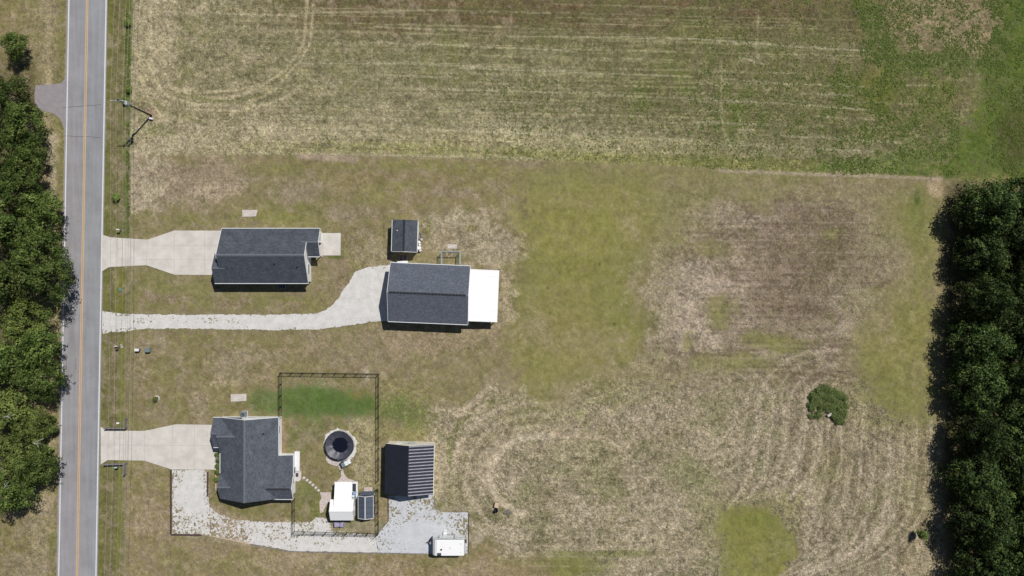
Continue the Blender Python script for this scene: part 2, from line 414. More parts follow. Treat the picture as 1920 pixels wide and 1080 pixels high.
# brighter straw rows
ROWS = [((700, 79), (1030, 93), (1080, 97)), ((860, 127), (1300, 144)), ((555, 118), (760, 120)), ((550, 139), (600, 140)), ((530, 160), (625, 162)),
        ((350, 198), (700, 199), (770, 202)), ((560, 218), (760, 222)), ((420, 239), (760, 242), (1000, 250)), ((700, 140), (860, 146)), ((700, 164), (1000, 172), (1300, 185), (1480, 195), (1640, 207)),
        ((900, 189), (990, 192)), ((820, 203), (895, 207)), ((900, 230), (975, 236)), ((860, 247), (1000, 251), (1300, 263)), ((700, 50), (900, 57)),
        ((1160, 68), (1300, 73), (1400, 79), (1500, 88), (1620, 95)), ((1385, 107), (1432, 120)), ((1350, 147), (1450, 155), (1620, 163)), ((1300, 228), (1420, 233)),
        ((1525, 217), (1640, 225)), ((1460, 256), (1560, 258), (1690, 268)), ((1290, 270), (1500, 277), (1640, 284)), ((560, 25), (820, 19)), ((300, 22), (560, 30)),
        ((700, 118), (950, 126), (1100, 133)), ((1560, 92), (1640, 96)), ((1700, 160), (1760, 160)), ((950, 68), (1160, 70)), ((1500, 175), (1600, 179)), ((470, 286), (1000, 297))]
for r in ROWS: line(list(r), 1.9, (184, 177, 148), 0.6, 1.3, 0.42)
for k in range(150):
    y0 = 6 + (k * 1.93) % 292; x0 = rng.uniform(300, 1400); L = rng.uniform(120, 460); y0 += max(0, (x0 - 700)) * .012
    line([(x0, y0), (min(x0 + L, 1720), y0 + L * 0.022)], 1.3, (160, 153, 124) if k % 2 else (88, 88, 56), 0.42, 1.2, 0.45)
for k in range(46):
    y0 = 8 + k * 6.1; x0 = rng.uniform(420, 1100); L = rng.uniform(150, 600)
    line([(x0, y0), (x0 + L, y0 + L * 0.022)], 1.6, (172, 164, 126), 0.45, 1.4, 0.5)
for pts in ([(1422, 30), (1418, 90), (1424, 120)], [(1352, 110), (1354, 240), (1372, 275)], [(1385, 215), (1400, 260), (1362, 280)]):
    line(pts, 3.2, (172, 162, 130), 0.5, 2.5, 0.4)
ell(1395, 245, 16, 6, (176, 168, 134), st=.7); ell(1425, 85, 16, 7, (178, 168, 136), st=.7); ell(1380, 262, 16, 8, (174, 164, 132), st=.5)
ell(613, 271, 14, 5, (98, 92, 78), st=.7); ell(1815, 195, 70, 16, (140, 120, 96), st=.6, sp=0.9)
ell(1755, 180, 45, 35, (104, 108, 48), st=.7); ell(1650, 165, 40, 45, (112, 114, 48), st=.7, sp=.2)
# weedy north east corner
poly([(1640, -90), (1660, 60), (1700, 100), (1860, 110), (1880, 40), (1860, -90)], (156, 136, 110), 20, 10, 0.6, sp=0.8, gr=1.0)
poly([(1590, -90), (1600, 40), (1650, 110), (1700, 130), (1860, 140), (1850, 105), (1700, 98), (1652, 60), (1640, -90)], (84, 104, 44), 10, 8, 0.7, gr=1.0)
poly([(1880, -200), (1868, 60), (1840, 200), (1760, 300), (1700, 322), (1775, 332), (2600, 372), (2600, -200)], (82, 104, 38), 16, 14, 0.9, sp=0.3, gr=1.0)
ell(1905, 255, 34, 60, (72, 66, 40), soft=0.5, st=.75); ell(1690, 300, 60, 16, (84, 110, 40), st=.7, gr=1)
poly([(1560, 300), (1700, 312), (1770, 320), (1770, 331), (1500, 322)], (82, 108, 42), 5, 4, 0.75, gr=1)
# -- bare strip between field and lawn
line([(1350, 320), (1500, 326), (1640, 330), (1765, 335)], 4.2, (176, 160, 140), 0.7, 2.5)
line([(560, 293), (640, 296), (665, 300)], 7, (172, 154, 134), 0.8, 3)
# -- lawn north of the houses
poly([(238, 298), (420, 294), (470, 330), (430, 372), (380, 392), (238, 396)], (158, 141, 118), 12, 12, 0.9, sp=.6)
poly([(238, 300), (300, 298), (330, 330), (300, 385), (238, 392)], (176, 163, 138), 14, 12, 0.8, sp=.8)
ell(400, 358, 55, 12, (176, 158, 134), st=.8, sp=.7); ell(330, 325, 80, 12, (148, 130, 110), st=.5)
for y in range(318, 362, 7): line([(300, y), (470, y + 1)], 1.5, (140, 122, 106), 0.4, 1.5, 0.5)
poly([(470, 300), (930, 305), (960, 350), (900, 395), (700, 400), (560, 330)], (142, 128, 88), 24, 20, 0.7)
for (x, y, a, b) in ((520, 318, 60, 14), (740, 310, 120, 9), (880, 318, 60, 12), (690, 372, 40, 16), (480, 405, 70, 10), (560, 388, 40, 10), (350, 412, 60, 12), (545, 408, 46, 9), (740, 350, 40, 12)):
    ell(x, y, a, b, (134, 131, 78), 0.5, 0.4, 0.65, gr=.5)
for (x, y, a, b) in ((560, 360, 60, 22), (930, 345, 22, 10), (955, 372, 14, 6), (995, 308, 22, 8), (1020, 345, 12, 5), (1255, 342, 14, 14), (1300, 352, 18, 8), (1245, 415, 14, 22), (650, 398, 60, 14), (850, 362, 50, 10)):
    ell(x, y, a, b, (150, 134, 116), 0.5, 0.4, 0.6, sp=.6)
# centre green
poly([(990, 330), (1060, 322), (1220, 330), (1260, 400), (1235, 470), (1215, 560), (1225, 640), (1180, 700), (1130, 725), (1080, 720), (1030, 770), (990, 765), (975, 700), (945, 640), (965, 560), (985, 470), (975, 400)], (142, 138, 78), 28, 16, 0.92, sp=.12, gr=.2)
ell(1090, 440, 100, 80, (144, 140, 74), 0.6, 0.3, 0.7); ell(1060, 620, 70, 60, (144, 133, 82), 0.6, 0.4, 0.5); ell(1160, 560, 50, 90, (130, 130, 72), 0.6, 0.4, 0.5)
ell(1230, 330, 260, 14, (134, 131, 80), 0.5, 0.4, 0.5); ell(1340, 370, 120, 26, (132, 130, 76), 0.5, 0.4, 0.8); ell(1440, 350, 90, 28, (130, 130, 72), 0.5, 0.4, 0.8)
for (x, y) in ((1031, 588), (1124, 495), (1152, 608), (1027, 540)): ell(x, y, 3, 3, (80, 84, 40), 0.4, 0.2, 0.8)
ell(1172, 549, 5, 3, (170, 168, 120), 0.5, 0.2, .8)
# soil round the garage
poly([(800, 400), (860, 395), (930, 415), (975, 445), (985, 475), (950, 495), (880, 490), (830, 465), (800, 450)], (172, 158, 134), 10, 14, 0.85, sp=.8)
poly([(936, 500), (960, 510), (965, 560), (968, 600), (940, 610), (934, 600)], (176, 160, 134), 6, 6, 0.85, sp=.8)
poly([(700, 605), (800, 618), (930, 612), (960, 630), (880, 660), (780, 668), (700, 650)], (156, 138, 112), 14, 14, 0.8, sp=.6)
poly([(560, 625), (700, 612), (780, 640), (760, 700), (600, 698), (500, 660)], (150, 134, 108), 20, 16, 0.7, sp=.5)
ell(885, 428, 14, 8, (128, 122, 74), st=.8, gr=.6); ell(800, 425, 12, 20, (116, 116, 62), st=.6); ell(845, 440, 30, 16, (140, 122, 96), st=.5)
poly([(610, 430), (730, 420), (728, 500), (690, 498), (640, 540), (600, 585), (580, 560), (640, 500)], (140, 128, 92), 10, 12, 0.8, sp=.5, gr=.4)
poly([(640, 460), (728, 440), (728, 498), (680, 500)], (158, 146, 116), 10, 10, 0.6, sp=.7)
poly([(195, 505), (275, 500), (326, 517), (400, 517), (400, 545), (580, 550), (600, 585), (195, 582)], (134, 129, 82), 8, 5, 0.85, sp=.2)
for (x, y, a, b) in ((430, 570, 30, 10), (545, 575, 24, 8), (300, 560, 40, 10), (640, 520, 10, 30)): ell(x, y, a, b, (138, 120, 98), 0.5, 0.4, 0.7, sp=.6)
ell(628, 482, 16, 4, (86, 108, 50), st=.7, gr=.8)
# lawn between the gravel drive and the lower house
poly([(235, 625), (560, 625), (620, 700), (525, 698), (520, 780), (400, 785), (320, 795), (235, 800)], (142, 130, 92), 10, 8, 0.9, sp=.35)
for (x, y, a, b) in ((330, 690, 60, 25), (390, 640, 50, 12), (310, 760, 50, 20), (470, 640, 40, 14), (440, 765, 50, 9)): ell(x, y, a, b, (130, 127, 78), 0.5, 0.5, 0.6, gr=.4)
for (x, y, a, b) in ((430, 690, 60, 24), (260, 690, 20, 30), (370, 755, 18, 26), (470, 670, 80, 16), (290, 640, 26, 10)): ell(x, y, a, b, (156, 140, 118), 0.5, 0.4, 0.6, sp=.6)
ell(410, 717, 28, 8, (176, 160, 130), .5, .4, .7, sp=.8)
# fenced yard
poly([(526, 700), (704, 702), (704, 1000), (556, 1000), (556, 930), (566, 880), (528, 850)], (138, 128, 90), 3, 3, 0.95, sp=.35, gr=.4)
poly([(560, 728), (610, 730), (640, 735), (700, 745), (704, 772), (640, 776), (600, 776), (528, 780), (528, 735)], (86, 116, 52), 12, 6, 0.95, sp=.1, gr=.6)
ell(590, 745, 60, 22, (90, 114, 58), 0.5, 0.4, 0.7); ell(645, 762, 30, 14, (86, 108, 62), .5, .4, .6); ell(668, 742, 26, 10, (134, 122, 66), .5, .4, .6)
def yard_green():
    poly([(560, 728), (610, 730), (640, 735), (700, 745), (704, 770), (640, 776), (600, 776), (528, 780), (528, 735)], (100, 120, 64), 14, 8, 0.6, sp=.1, gr=.4)
    ell(590, 748, 60, 20, (88, 114, 54), 0.7, 0.6, 0.6); ell(655, 762, 40, 13, (90, 114, 58), .7, .6, .5); ell(560, 745, 30, 16, (104, 122, 66), .7, .6, .4)
    ell(745, 768, 42, 26, (104, 120, 62), .5, .4, .6, gr=.5); ell(495, 752, 32, 17, (98, 118, 64), .5, .4, .5)
    ell(1075, 1064, 62, 24, (130, 130, 70), .5, .4, .8, sp=.2); ell(985, 1062, 50, 14, (146, 132, 98), .5, .4, .6)
    ell(1155, 1038, 70, 7, (112, 114, 66), .5, .4, .5); ell(1290, 885, 46, 26, (114, 118, 74), .6, .5, .45, gr=.7); ell(1090, 850, 70, 30, (124, 122, 84), .6, .5, .35, gr=.6)
    ell(1560, 868, 40, 40, (128, 118, 84), .6, .5, .35)
def feather():
    # thin grass spreading past the solid patches, and bare specks inside them
    for (x, y, a, b, st) in ((1010, 770, 60, 34, .4), (1120, 735, 80, 26, .45), (1200, 690, 40, 26, .4), (1235, 600, 26, 60, .3), (1240, 470, 40, 50, .4), (1290, 400, 60, 34, .4), (980, 560, 34, 90, .35), (1000, 340, 70, 30, .35),
                             (1630, 560, 40, 34, .35), (1620, 740, 50, 50, .35), (1690, 800, 60, 26, .45), (1650, 440, 30, 50, .4), (1340, 1000, 26, 50, .35), (1480, 980, 26, 40, .35), (1420, 940, 70, 16, .45), (1560, 360, 90, 16, .35), (1380, 690, 120, 24, .3)):
        ell(x, y, a, b, (132, 130, 80), .9, .5, st, gr=.4)
    for (x, y, a, b, st) in ((1060, 735, 40, 16, .5), (1150, 700, 34, 14, .5), (1190, 540, 16, 30, .4), (1080, 380, 60, 14, .2), (1180, 420, 20, 26, .3), (1000, 620, 26, 34, .35), (1100, 640, 70, 26, .25), (1660, 600, 16, 30, .3), (1710, 700, 20, 40, .2)):
        ell(x, y, a, b, (160, 144, 118), .9, .6, st, sp=.6)
def patch_edge():
    for (x, y, a, b, st) in ((1230, 500, 40, 60, .5), (1300, 400, 60, 40, .45), (1480, 360, 120, 22, .45), (1640, 400, 40, 50, .4), (1690, 500, 30, 50, .4), (1640, 600, 40, 40, .4), (1250, 690, 70, 26, .4)):
        ell(x, y, a, b, (150, 136, 112), 1.0, .7, st, sp=.6)
    ell(1490, 470, 120, 90, (132, 112, 95), .9, .6, .25); ell(1450, 560, 70, 60, (134, 114, 98), .8, .6, .2)
LATEF.append(yard_green); LATEF.append(patch_edge); LATEF.append(feather)

poly([(466, 738), (480, 732), (523, 735), (523, 772), (480, 775), (455, 760)], (98, 114, 66), 8, 6, 0.7, gr=.5)
ell(610, 722, 32, 6, (166, 152, 122), .5, .4, .7, sp=.8); ell(688, 703, 5, 12, (188, 176, 160), .4, .3, .8)
poly([(655, 790), (704, 785), (704, 900), (690, 930), (668, 915), (662, 880), (672, 840)], (166, 156, 118), 8, 8, 0.85, sp=.9)
for (x, y, a, b) in ((560, 820, 30, 26), (600, 795, 50, 12), (575, 925, 18, 22), (590, 960, 14, 8), (745, 765, 36, 26)): ell(x, y, a, b, (112, 120, 72), .5, .5, .65, gr=.7)
poly([(524, 785), (534, 785), (535, 846), (524, 850)], (152, 122, 98), 3, 3, .8)
poly([(556, 935), (600, 935), (602, 960), (585, 974), (556, 976)], (118, 120, 62), 5, 4, .7)
poly([(620, 975), (702, 970), (702, 1000), (620, 998)], (122, 118, 68), 5, 5, .8, gr=.6)
poly([(704, 930), (727, 930), (727, 975), (706, 1000)], (158, 140, 108), 3, 3, .9, sp=.5)
poly([(704, 700), (800, 720), (830, 790), (815, 826), (722, 826), (712, 900), (706, 900)], (146, 138, 92), 12, 10, .75, sp=.6, gr=.4)
poly([(814, 826), (836, 826), (842, 940), (878, 958), (828, 958), (816, 945)], (182, 170, 138), 5, 5, .85, sp=.8)
ell(832, 948, 12, 9, (116, 122, 54), .4, .3, .8, gr=.6); ell(780, 780, 60, 22, (112, 120, 72), .5, .5, .55, gr=.7)
# lawn round the lower house, and the south strip
poly([(236, 870), (318, 880), (320, 1003), (390, 1006), (470, 1022), (540, 1034), (540, 1100), (236, 1100)], (150, 134, 98), 6, 5, 0.9, sp=.4)
poly([(236, 870), (318, 880), (320, 935), (236, 925)], (136, 128, 84), 12, 8, .6)
poly([(391, 882), (405, 880), (415, 940), (460, 948), (545, 940), (548, 976), (460, 974), (415, 964), (393, 950)], (130, 125, 76), 4, 3, 0.9, sp=.2)
poly([(540, 1036), (880, 1042), (900, 1010), (960, 1040), (1100, 1060), (1100, 1160), (540, 1160)], (150, 132, 98), 8, 10, .9, sp=.5)
for (x, y, a, b) in ((330, 1050, 24, 40), (450, 1060, 60, 20), (640, 1060, 60, 16), (820, 1056, 70, 9), (1080, 1060, 60, 30), (980, 1050, 60, 12)): ell(x, y, a, b, (130, 127, 78), .5, .5, .6, gr=.4)
for (x, y, a, b) in ((520, 1050, 90, 14), (720, 1064, 70, 12), (900, 1060, 40, 12), (280, 960, 30, 40)): ell(x, y, a, b, (164, 146, 118), .5, .5, .6, sp=.7)
# -- harvested ground south east
SE = [(800, 780), (870, 745), (980, 735), (1010, 780), (1100, 730), (1190, 700), (1300, 712), (1620, 705), (1700, 770), (1762, 800), (1772, 1200), (1000, 1200), (1100, 1050), (960, 1030), (890, 1000), (880, 958), (840, 940), (832, 860)]
poly(SE, (157, 145, 121), 12, 14, 0.95, sp=1.0, gr=.35)
dse_full = sstep(-8, 12, sdist(GX, GY, SE)); sel = region(SE, 10, 10); dse = sstep(-8, 12, sdist(GX[sel], GY[sel], SE))
put(dse * sstep(0.0, 0.55, NA[sel] + NB[sel] * .3) * 0.6, (164, 149, 126), 1.0, 0.2, sel)
put(dse * sstep(0.05, 0.6, -NA[sel] + NC[sel] * .3) * 0.6, (120, 110, 84), 0.9, 0.5, sel)
put(dse_full * sstep(1360, 1500, GX) * .45, (130, 116, 97))
put(dse * sstep(0.2, 0.7, ND[sel] + NB[sel] * .4) * 0.5, (122, 122, 72), 0.8, 0.8, sel)
put(dse * sstep(1400, 1500, GX[sel]) * sstep(0.0, 0.4, NV[sel]) * 0.65, (112, 98, 80), 0.8, None, sel)
put(dse * sstep(1400, 1500, GX[sel]) * sstep(0.05, 0.45, -NV[sel]) * 0.6, (172, 158, 138), 1.0, None, sel)
put(dse * sstep(1400, 1200, GX[sel]) * sstep(0.1, 0.5, NB[sel] * .8 + NA[sel] * .5) * 0.5, (176, 164, 142), 1.0, None, sel)
put(dse * sstep(1400, 1200, GX[sel]) * sstep(0.15, 0.5, -NB[sel] * .6 - NA[sel] * .6) * 0.5, (104, 104, 68), 1.0, .8, sel)
poly([(825, 800), (870, 752), (905, 735), (990, 745), (1060, 790), (1170, 800), (1175, 860), (1100, 835), (1000, 812), (930, 835), (895, 880), (905, 930), (880, 960), (850, 930), (850, 870)], (164, 150, 124), 12, 12, .7, sp=.9)
line(arc(1010, 890, 98, 76, 262, 125), 9, (190, 172, 148), .85, 3.5, sp=.6)
line([(1000, 812), (1060, 815), (1130, 822), (1180, 850)], 7, (182, 164, 140), .6, 3.5)
line(arc(960, 850, 118, 100, 250, 172), 8, (114, 116, 66), .6, 4, gr=.7)
line([(1130, 770), (1150, 800), (1178, 845)], 12, (176, 160, 138), .55, 6)
line(arc(1000, 885, 82, 62, 265, 130), 3, (104, 106, 60), .6, 2, gr=.8)
line([(845, 830), (843, 940)], 5, (122, 122, 80), .5, 3, gr=.6)
line([(872, 850), (862, 935)], 2.5, (122, 118, 80), .5, 1.5, gr=.6)
line([(860, 780), (900, 740), (915, 728)], 7, (186, 168, 146), .7, 5); line([(880, 775), (912, 758)], 5, (190, 172, 150), .7, 3)
ell(920, 855, 24, 40, (184, 168, 140), .5, .3, .5, sp=.8); ell(893, 1008, 18, 12, (186, 172, 150), .4, .3, .9, sp=.3)
ell(1120, 1034, 14, 9, (184, 168, 144), .4, .3, .7); ell(1160, 1038, 70, 7, (110, 112, 60), .5, .4, .5, gr=.7)
for pts in ([(1405, 735), (1400, 785), (1370, 820), (1325, 848)], [(1425, 735), (1422, 800), (1395, 835), (1340, 858)]): line(pts, 5, (172, 158, 134), .6, 3)
for (x0, a, b, y1) in ((1440, 10, 40, 1000), (1475, 0, 30, 960), (1520, 4, 10, 940)): line([(x0 + b, 790), (x0 + a + 20, 860), (x0 - 10, 900), (x0 - 40, 935)], 4, (168, 154, 130), .5, 3)
for i in range(9):
    x0 = 1560 + i * 22
    line([(x0, 800), (x0 - 4, 900), (x0 - 12, 970), (x0 - 40, 1040), (x0 - 90, 1090)], 2.6, (160, 146, 124) if i % 2 else (114, 104, 80), .4, 2.5, 0.4)
line([(1668, 940), (1650, 1000), (1590, 1045), (1500, 1078)], 10, (184, 168, 148), .75, 5); line([(1540, 800), (1536, 850), (1512, 900), (1480, 935)], 5, (182, 168, 146), .7, 3); line([(1512, 790), (1505, 850), (1480, 895), (1440, 935)], 4, (180, 166, 144), .65, 3); line([(1725, 860), (1716, 960), (1690, 1060)], 5, (120, 110, 86), .5, 4)
def fam(paths, w_=3.2, st=.5, gap=.12, fs=.85):
    for k, p_ in enumerate(paths):
        line(p_, w_, (184, 170, 148) if k % 2 == 0 else (112, 106, 80), st * fs if k % 2 == 0 else st * fs * .8, 3.0, gap + .16)
line(arc(1012, 893, 94, 77, 282, 112), 9, (198, 182, 158), .9, 3.5, .02); line(arc(1002, 880, 150, 128, 250, 176), 5, (188, 172, 148), .55, 3, .15)
fam([arc(1012, 893, 88 + 13 * k, 72 + 11 * k, 278, 112) for k in range(8)], 4.0, .6, .12, .62)
fam([arc(1285, 775, 95 + 12 * k, 72 + 8 * k, -48, 72) for k in range(8)], 3.4, .5)
fam([arc(1552, 775, 44 + 15 * k, 66 + 9 * k, 262, 178) + [(1552 - 44 - 15 * k - 8, 830 + 6 * k), (1552 - 44 - 15 * k - 24, 890 + 4 * k), (1552 - 44 - 15 * k - 52, 935 + 3 * k)] for k in range(8)], 3.4, .55)
fam([[(1590 + 13 * k, 812 - 2 * k), (1588 + 13 * k, 880), (1580 + 13 * k, 950), (1556 + 12 * k, 1010), (1510 + 11 * k, 1052), (1440 + 9 * k, 1092)] for k in range(13)], 3.2, .5)
fam([[(1530 + 12 * k, 800), (1528 + 12 * k, 860), (1516 + 12 * k, 930), (1500 + 8 * k, 990)] for k in range(7)], 3.0, .45)
fam([arc(1440, 716, 170, 10 + 7 * k, 188, 350) for k in range(3)], 2.4, .3)
for k in range(26):
    y0 = 845 + k * 9.4; line([(rng.uniform(930, 1000), y0), (rng.uniform(1230, 1350), y0 + 3)], 1.8, (184, 170, 146) if k % 2 else (112, 106, 78), .3, 2.0, .45)
for y in (1012, 1030, 1046, 1060): line([(1130, y), (1330, y + 4)], 2, (168, 156, 128), .4, 2, .4)
poly([(1720, 800), (1768, 800), (1772, 1100), (1700, 1100), (1690, 950)], (158, 144, 110), 14, 8, .4, sp=.9)
# pale round pond of grass, lower right
poly([(1347, 985), (1352, 960), (1385, 945), (1440, 942), (1468, 960), (1476, 985), (1490, 1010), (1492, 1040), (1470, 1080), (1470, 1160), (1365, 1160), (1356, 1050)], (138, 136, 70), 11, 8, .95, sp=.15, gr=.3)
ell(1420, 975, 45, 14, (120, 128, 62), .5, .4, .6); ell(1420, 1030, 26, 16, (146, 142, 84), .5, .4, .5)
# -- bare brown patch
poly([(1235, 465), (1290, 440), (1320, 395), (1370, 385), (1440, 400), (1480, 360), (1560, 345), (1640, 385), (1670, 450), (1690, 500), (1640, 560), (1650, 590), (1600, 620), (1610, 690), (1640, 715), (1500, 725), (1300, 722), (1185, 702), (1205, 660), (1225, 600), (1215, 550)], (146, 130, 112), 26, 18, .9, sp=.75, gr=.35)
sel = region([(1180, 340), (1700, 730)], 5, 5); pat = sstep(-5, 15, sdist(GX[sel], GY[sel], [(1235, 465), (1320, 395), (1480, 360), (1640, 385), (1690, 500), (1610, 620), (1640, 715), (1300, 722), (1205, 690), (1215, 550)]))
put(pat * sstep(-.05, 0.35, NH[sel] + NB[sel] * .4 + NA[sel] * .3) * 0.75, (118, 101, 86), .6, None, sel)
put(pat * sstep(0.0, 0.4, NB[sel] - NH[sel] * .6) * 0.65, (170, 154, 138), 1.0, None, sel)
put(pat * sstep(0.15, 0.5, -NB[sel] + NA[sel] * .6) * 0.4, (116, 112, 76), .7, .5, sel)
poly([(1460, 385), (1560, 368), (1620, 400), (1600, 500), (1560, 600), (1480, 610), (1420, 560), (1440, 470)], (112, 96, 80), 22, 20, .7, sp=.6)
poly([(1215, 550), (1230, 500), (1300, 470), (1360, 520), (1400, 560), (1330, 580), (1330, 640), (1290, 660), (1260, 645), (1225, 630)], (182, 164, 148), 16, 14, .75, sp=.9)
ell(1350, 400, 40, 20, (172, 156, 140), .5, .4, .7, sp=.9); ell(1222, 680, 32, 16, (176, 158, 138), .5, .4, .7, sp=.8)
ell(1560, 480, 50, 70, (104, 102, 72), .6, .4, .5, gr=.6); ell(1600, 560, 50, 30, (150, 138, 124), .6, .4, .5, sp=.9)
ell(1520, 705, 100, 16, (108, 90, 76), .5, .4, .7)
for (x, y, a, b) in ((1335, 465, 34, 16), (1350, 575, 30, 24), (1420, 635, 30, 16), (1350, 600, 18, 16), (1395, 680, 60, 16), (1480, 650, 40, 14), (1310, 680, 20, 16), (1270, 450, 16, 12), (1460, 640, 24, 18), (1290, 640, 10, 16), (1560, 440, 16, 10)):
    ell(x, y, a, b, (132, 130, 76), .5, .5, .8, sp=.3, gr=.4)
for k in range(60):
    y0 = 375 + k * 5.8 + rng.uniform(-1.5, 1.5); x0 = rng.uniform(1225, 1500); Ln = rng.uniform(80, 260)
    line([(x0, y0), (min(x0 + Ln, 1690 - max(0, y0 - 560)), y0 + 2)], 1.6, (176, 160, 144) if k % 2 else (96, 78, 66), .35, 1.6, .55)
# right hand green strip
poly([(1640, 345), (1755, 350), (1762, 420), (1750, 520), (1745, 640), (1742, 790), (1690, 790), (1640, 760), (1610, 700), (1610, 620), (1660, 570), (1700, 500), (1665, 420)], (134, 132, 74), 24, 16, .9, sp=.15, gr=.3)
ell(1680, 640, 60, 70, (142, 136, 78), .6, .3, .6); ell(1720, 400, 16, 50, (118, 128, 66), .6, .4, .6); ell(1719, 372, 5, 16, (82, 102, 42), .4, .3, .8)
ell(1600, 355, 110, 14, (142, 126, 104), .5, .5, .6, sp=.6); ell(1755, 350, 14, 20, (172, 150, 122), .5, .4, .8, sp=.6); ell(1680, 470, 24, 26, (146, 136, 110), .5, .5, .5)
line([(1768, 340), (1757, 480), (1752, 600)], 3, (160, 144, 106), .5, 2)
# under the woods
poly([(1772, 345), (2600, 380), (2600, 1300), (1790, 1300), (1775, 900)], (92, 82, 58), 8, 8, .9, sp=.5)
# -- both verges
def band(a, b, col, st, soft=2, sp=None, gr=None, y0=-26000, y1=27000, amp=1.5):
    m = sstep(-soft, soft, RX - a + NC * amp) * sstep(-soft, soft, b - RX + NC * amp) * sstep(y0 - 6, y0 + 6, GY + NB * 6) * sstep(y1 + 6, y1 - 6, GY + NB * 6)
    put(m * st, col, sp, gr)
band(190, 248, (112, 110, 62), .95, 2, .4, .5)
band(214, 219, (118, 108, 88), .6, 2, .5); band(224, 229, (132, 120, 96), .5, 2, .6)
band(199, 210, (118, 118, 58), .6, 3, .2, .3)
band(240, 247, (88, 108, 52), .8, 2, .2, .9, 0, 440); band(229, 236, (116, 116, 70), .5, 2)
band(226, 244, (126, 124, 50), .7, 4, .2, .3, 470, 590); band(237, 244, (126, 128, 62), .8, 2, .1, .3, 640, 1200)
band(222, 234, (122, 112, 82), .5, 3, .4, None, 640, 1200); band(247, 251, (140, 126, 104), .5, 2, .5, None, 300, 1200)
band(-30000, 125, (136, 124, 84), .95, 3, .5, .4)
band(70, 124, (150, 138, 106), .75, 6, .7, .3); band(88, 97, (178, 162, 128), .6, 4, .5, None, -300, 160); band(108, 122, (122, 120, 64), .6, 3, .3, .4)
band(92, 112, (182, 168, 142), .7, 5, .7, None, 250, 400, 4); band(105, 118, (172, 156, 122), .6, 3, .5, None, 400, 1000, 4)
band(40, 70, (150, 140, 104), .4, 10, .5, None, -200, 120, 6)
ell(78, 335, 12, 40, (150, 122, 98), .5, .4, .8); ell(85, 775, 14, 16, (164, 124, 102), .5, .4, .7); ell(82, 950, 12, 14, (176, 160, 130), .5, .4, .7)
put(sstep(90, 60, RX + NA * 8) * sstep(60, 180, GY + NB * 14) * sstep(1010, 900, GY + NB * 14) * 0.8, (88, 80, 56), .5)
ell(30, 1060, 60, 20, (146, 132, 108), .6, .4, .6)
for (x, y) in ((210, 432), (205, 800)): ell(x, y, 6, 5, (96, 110, 50), st=.7)
ell(222, 432, 18, 8, (96, 108, 52), st=.7, gr=.8); ell(283, 210, 10, 12, (150, 120, 108), st=.7); ell(240, 230, 4, 40, (84, 98, 44), st=.6)
ell(243, 268, 14, 12, (98, 104, 56), st=.6, gr=.8); ell(310, 245, 30, 9, (104, 110, 50), st=.6, gr=.8)
# grass showing through the gravel
poly([(322, 880), (390, 880), (393, 951), (442, 974), (580, 979), (727, 977), (728, 930), (880, 960), (878, 1038), (540, 1034), (322, 1002)], (150, 142, 114), 3, 2, .9, sp=.5, gr=.3)
poly([(390, 942), (460, 965), (540, 978), (540, 1030), (390, 1000)], (158, 138, 116), 8, 8, .7, sp=.6)
poly([(195, 588), (590, 590), (650, 560), (715, 605), (600, 620), (195, 622)], (128, 122, 84), 6, 3, .8)
# fine tone variation everywhere
lawn = (1 - sstep(.55, .8, SP)) * sstep(-60, 200, GX + 200)
put(lawn * sstep(-.05, .45, N6 + N7 * .6) * np.where(GX < 960, .6, .2), (158, 142, 120))
put(lawn * sstep(.05, .5, -N6 - N7 * .4) * .36, (118, 120, 66))
put(sstep(.55, .8, SP) * sstep(.0, .45, N6 + N7 * .5) * (.5 - .36 * gE), (176, 162, 140))
put(gE * sstep(0, .45, N7 + NA * .5) * .45, (92, 100, 52), .5, .9)
put(dse_full * sstep(.1, .5, N7 - NA * .4) * .45, (124, 124, 84), .9, .8)
put(sstep(.55, .8, SP) * sstep(.05, .5, -N6 - N7 * .4) * .5, (110, 104, 76))
for f_ in LATEF: f_()
for a_, k_ in LATER: line_now(*a_, **k_)
V = 1 + (0.10 + 0.15 * SP) * NC + (0.04 + 0.10 * SP) * NB + (0.12 + 0.45 * SP) * NE_ + NF_ * (0.07 + 0.16 * SP)
V = np.clip(V, 0.35, 1.7)
C *= V[..., None]
LM = C.mean(-1, keepdims=True); DS = (.09 * (1 - GR) * (1 - inF) * (GX < 2000))[..., None]; C[:] = (C * (1 - DS) + LM * DS) * 1.03
C /= KB; C[:] = np.clip(C, 0.004, 0.8)

def grid_mesh(name, X, Y, Z, faces, cols, m):
    me = bpy.data.meshes.new(name)
    nv = X.size; co = np.empty((nv, 3), np.float32); co[:, 0] = X.ravel(); co[:, 1] = Y.ravel(); co[:, 2] = Z
    nf = len(faces)
    me.vertices.add(nv); me.vertices.foreach_set('co', co.ravel())
    me.loops.add(nf * 4); me.loops.foreach_set('vertex_index', faces.ravel().astype(np.int32))
    me.polygons.add(nf); me.polygons.foreach_set('loop_start', np.arange(0, nf * 4, 4, dtype=np.int32))
    me.update(calc_edges=True)
    for an, arr in cols.items():
        a = me.color_attributes.new(an, 'FLOAT_COLOR', 'POINT'); a.data.foreach_set('color', arr.astype(np.float32).ravel())
    me.materials.append(m); me.update()
    ob = bpy.data.objects.new(name, me); COL.objects.link(ob); return ob

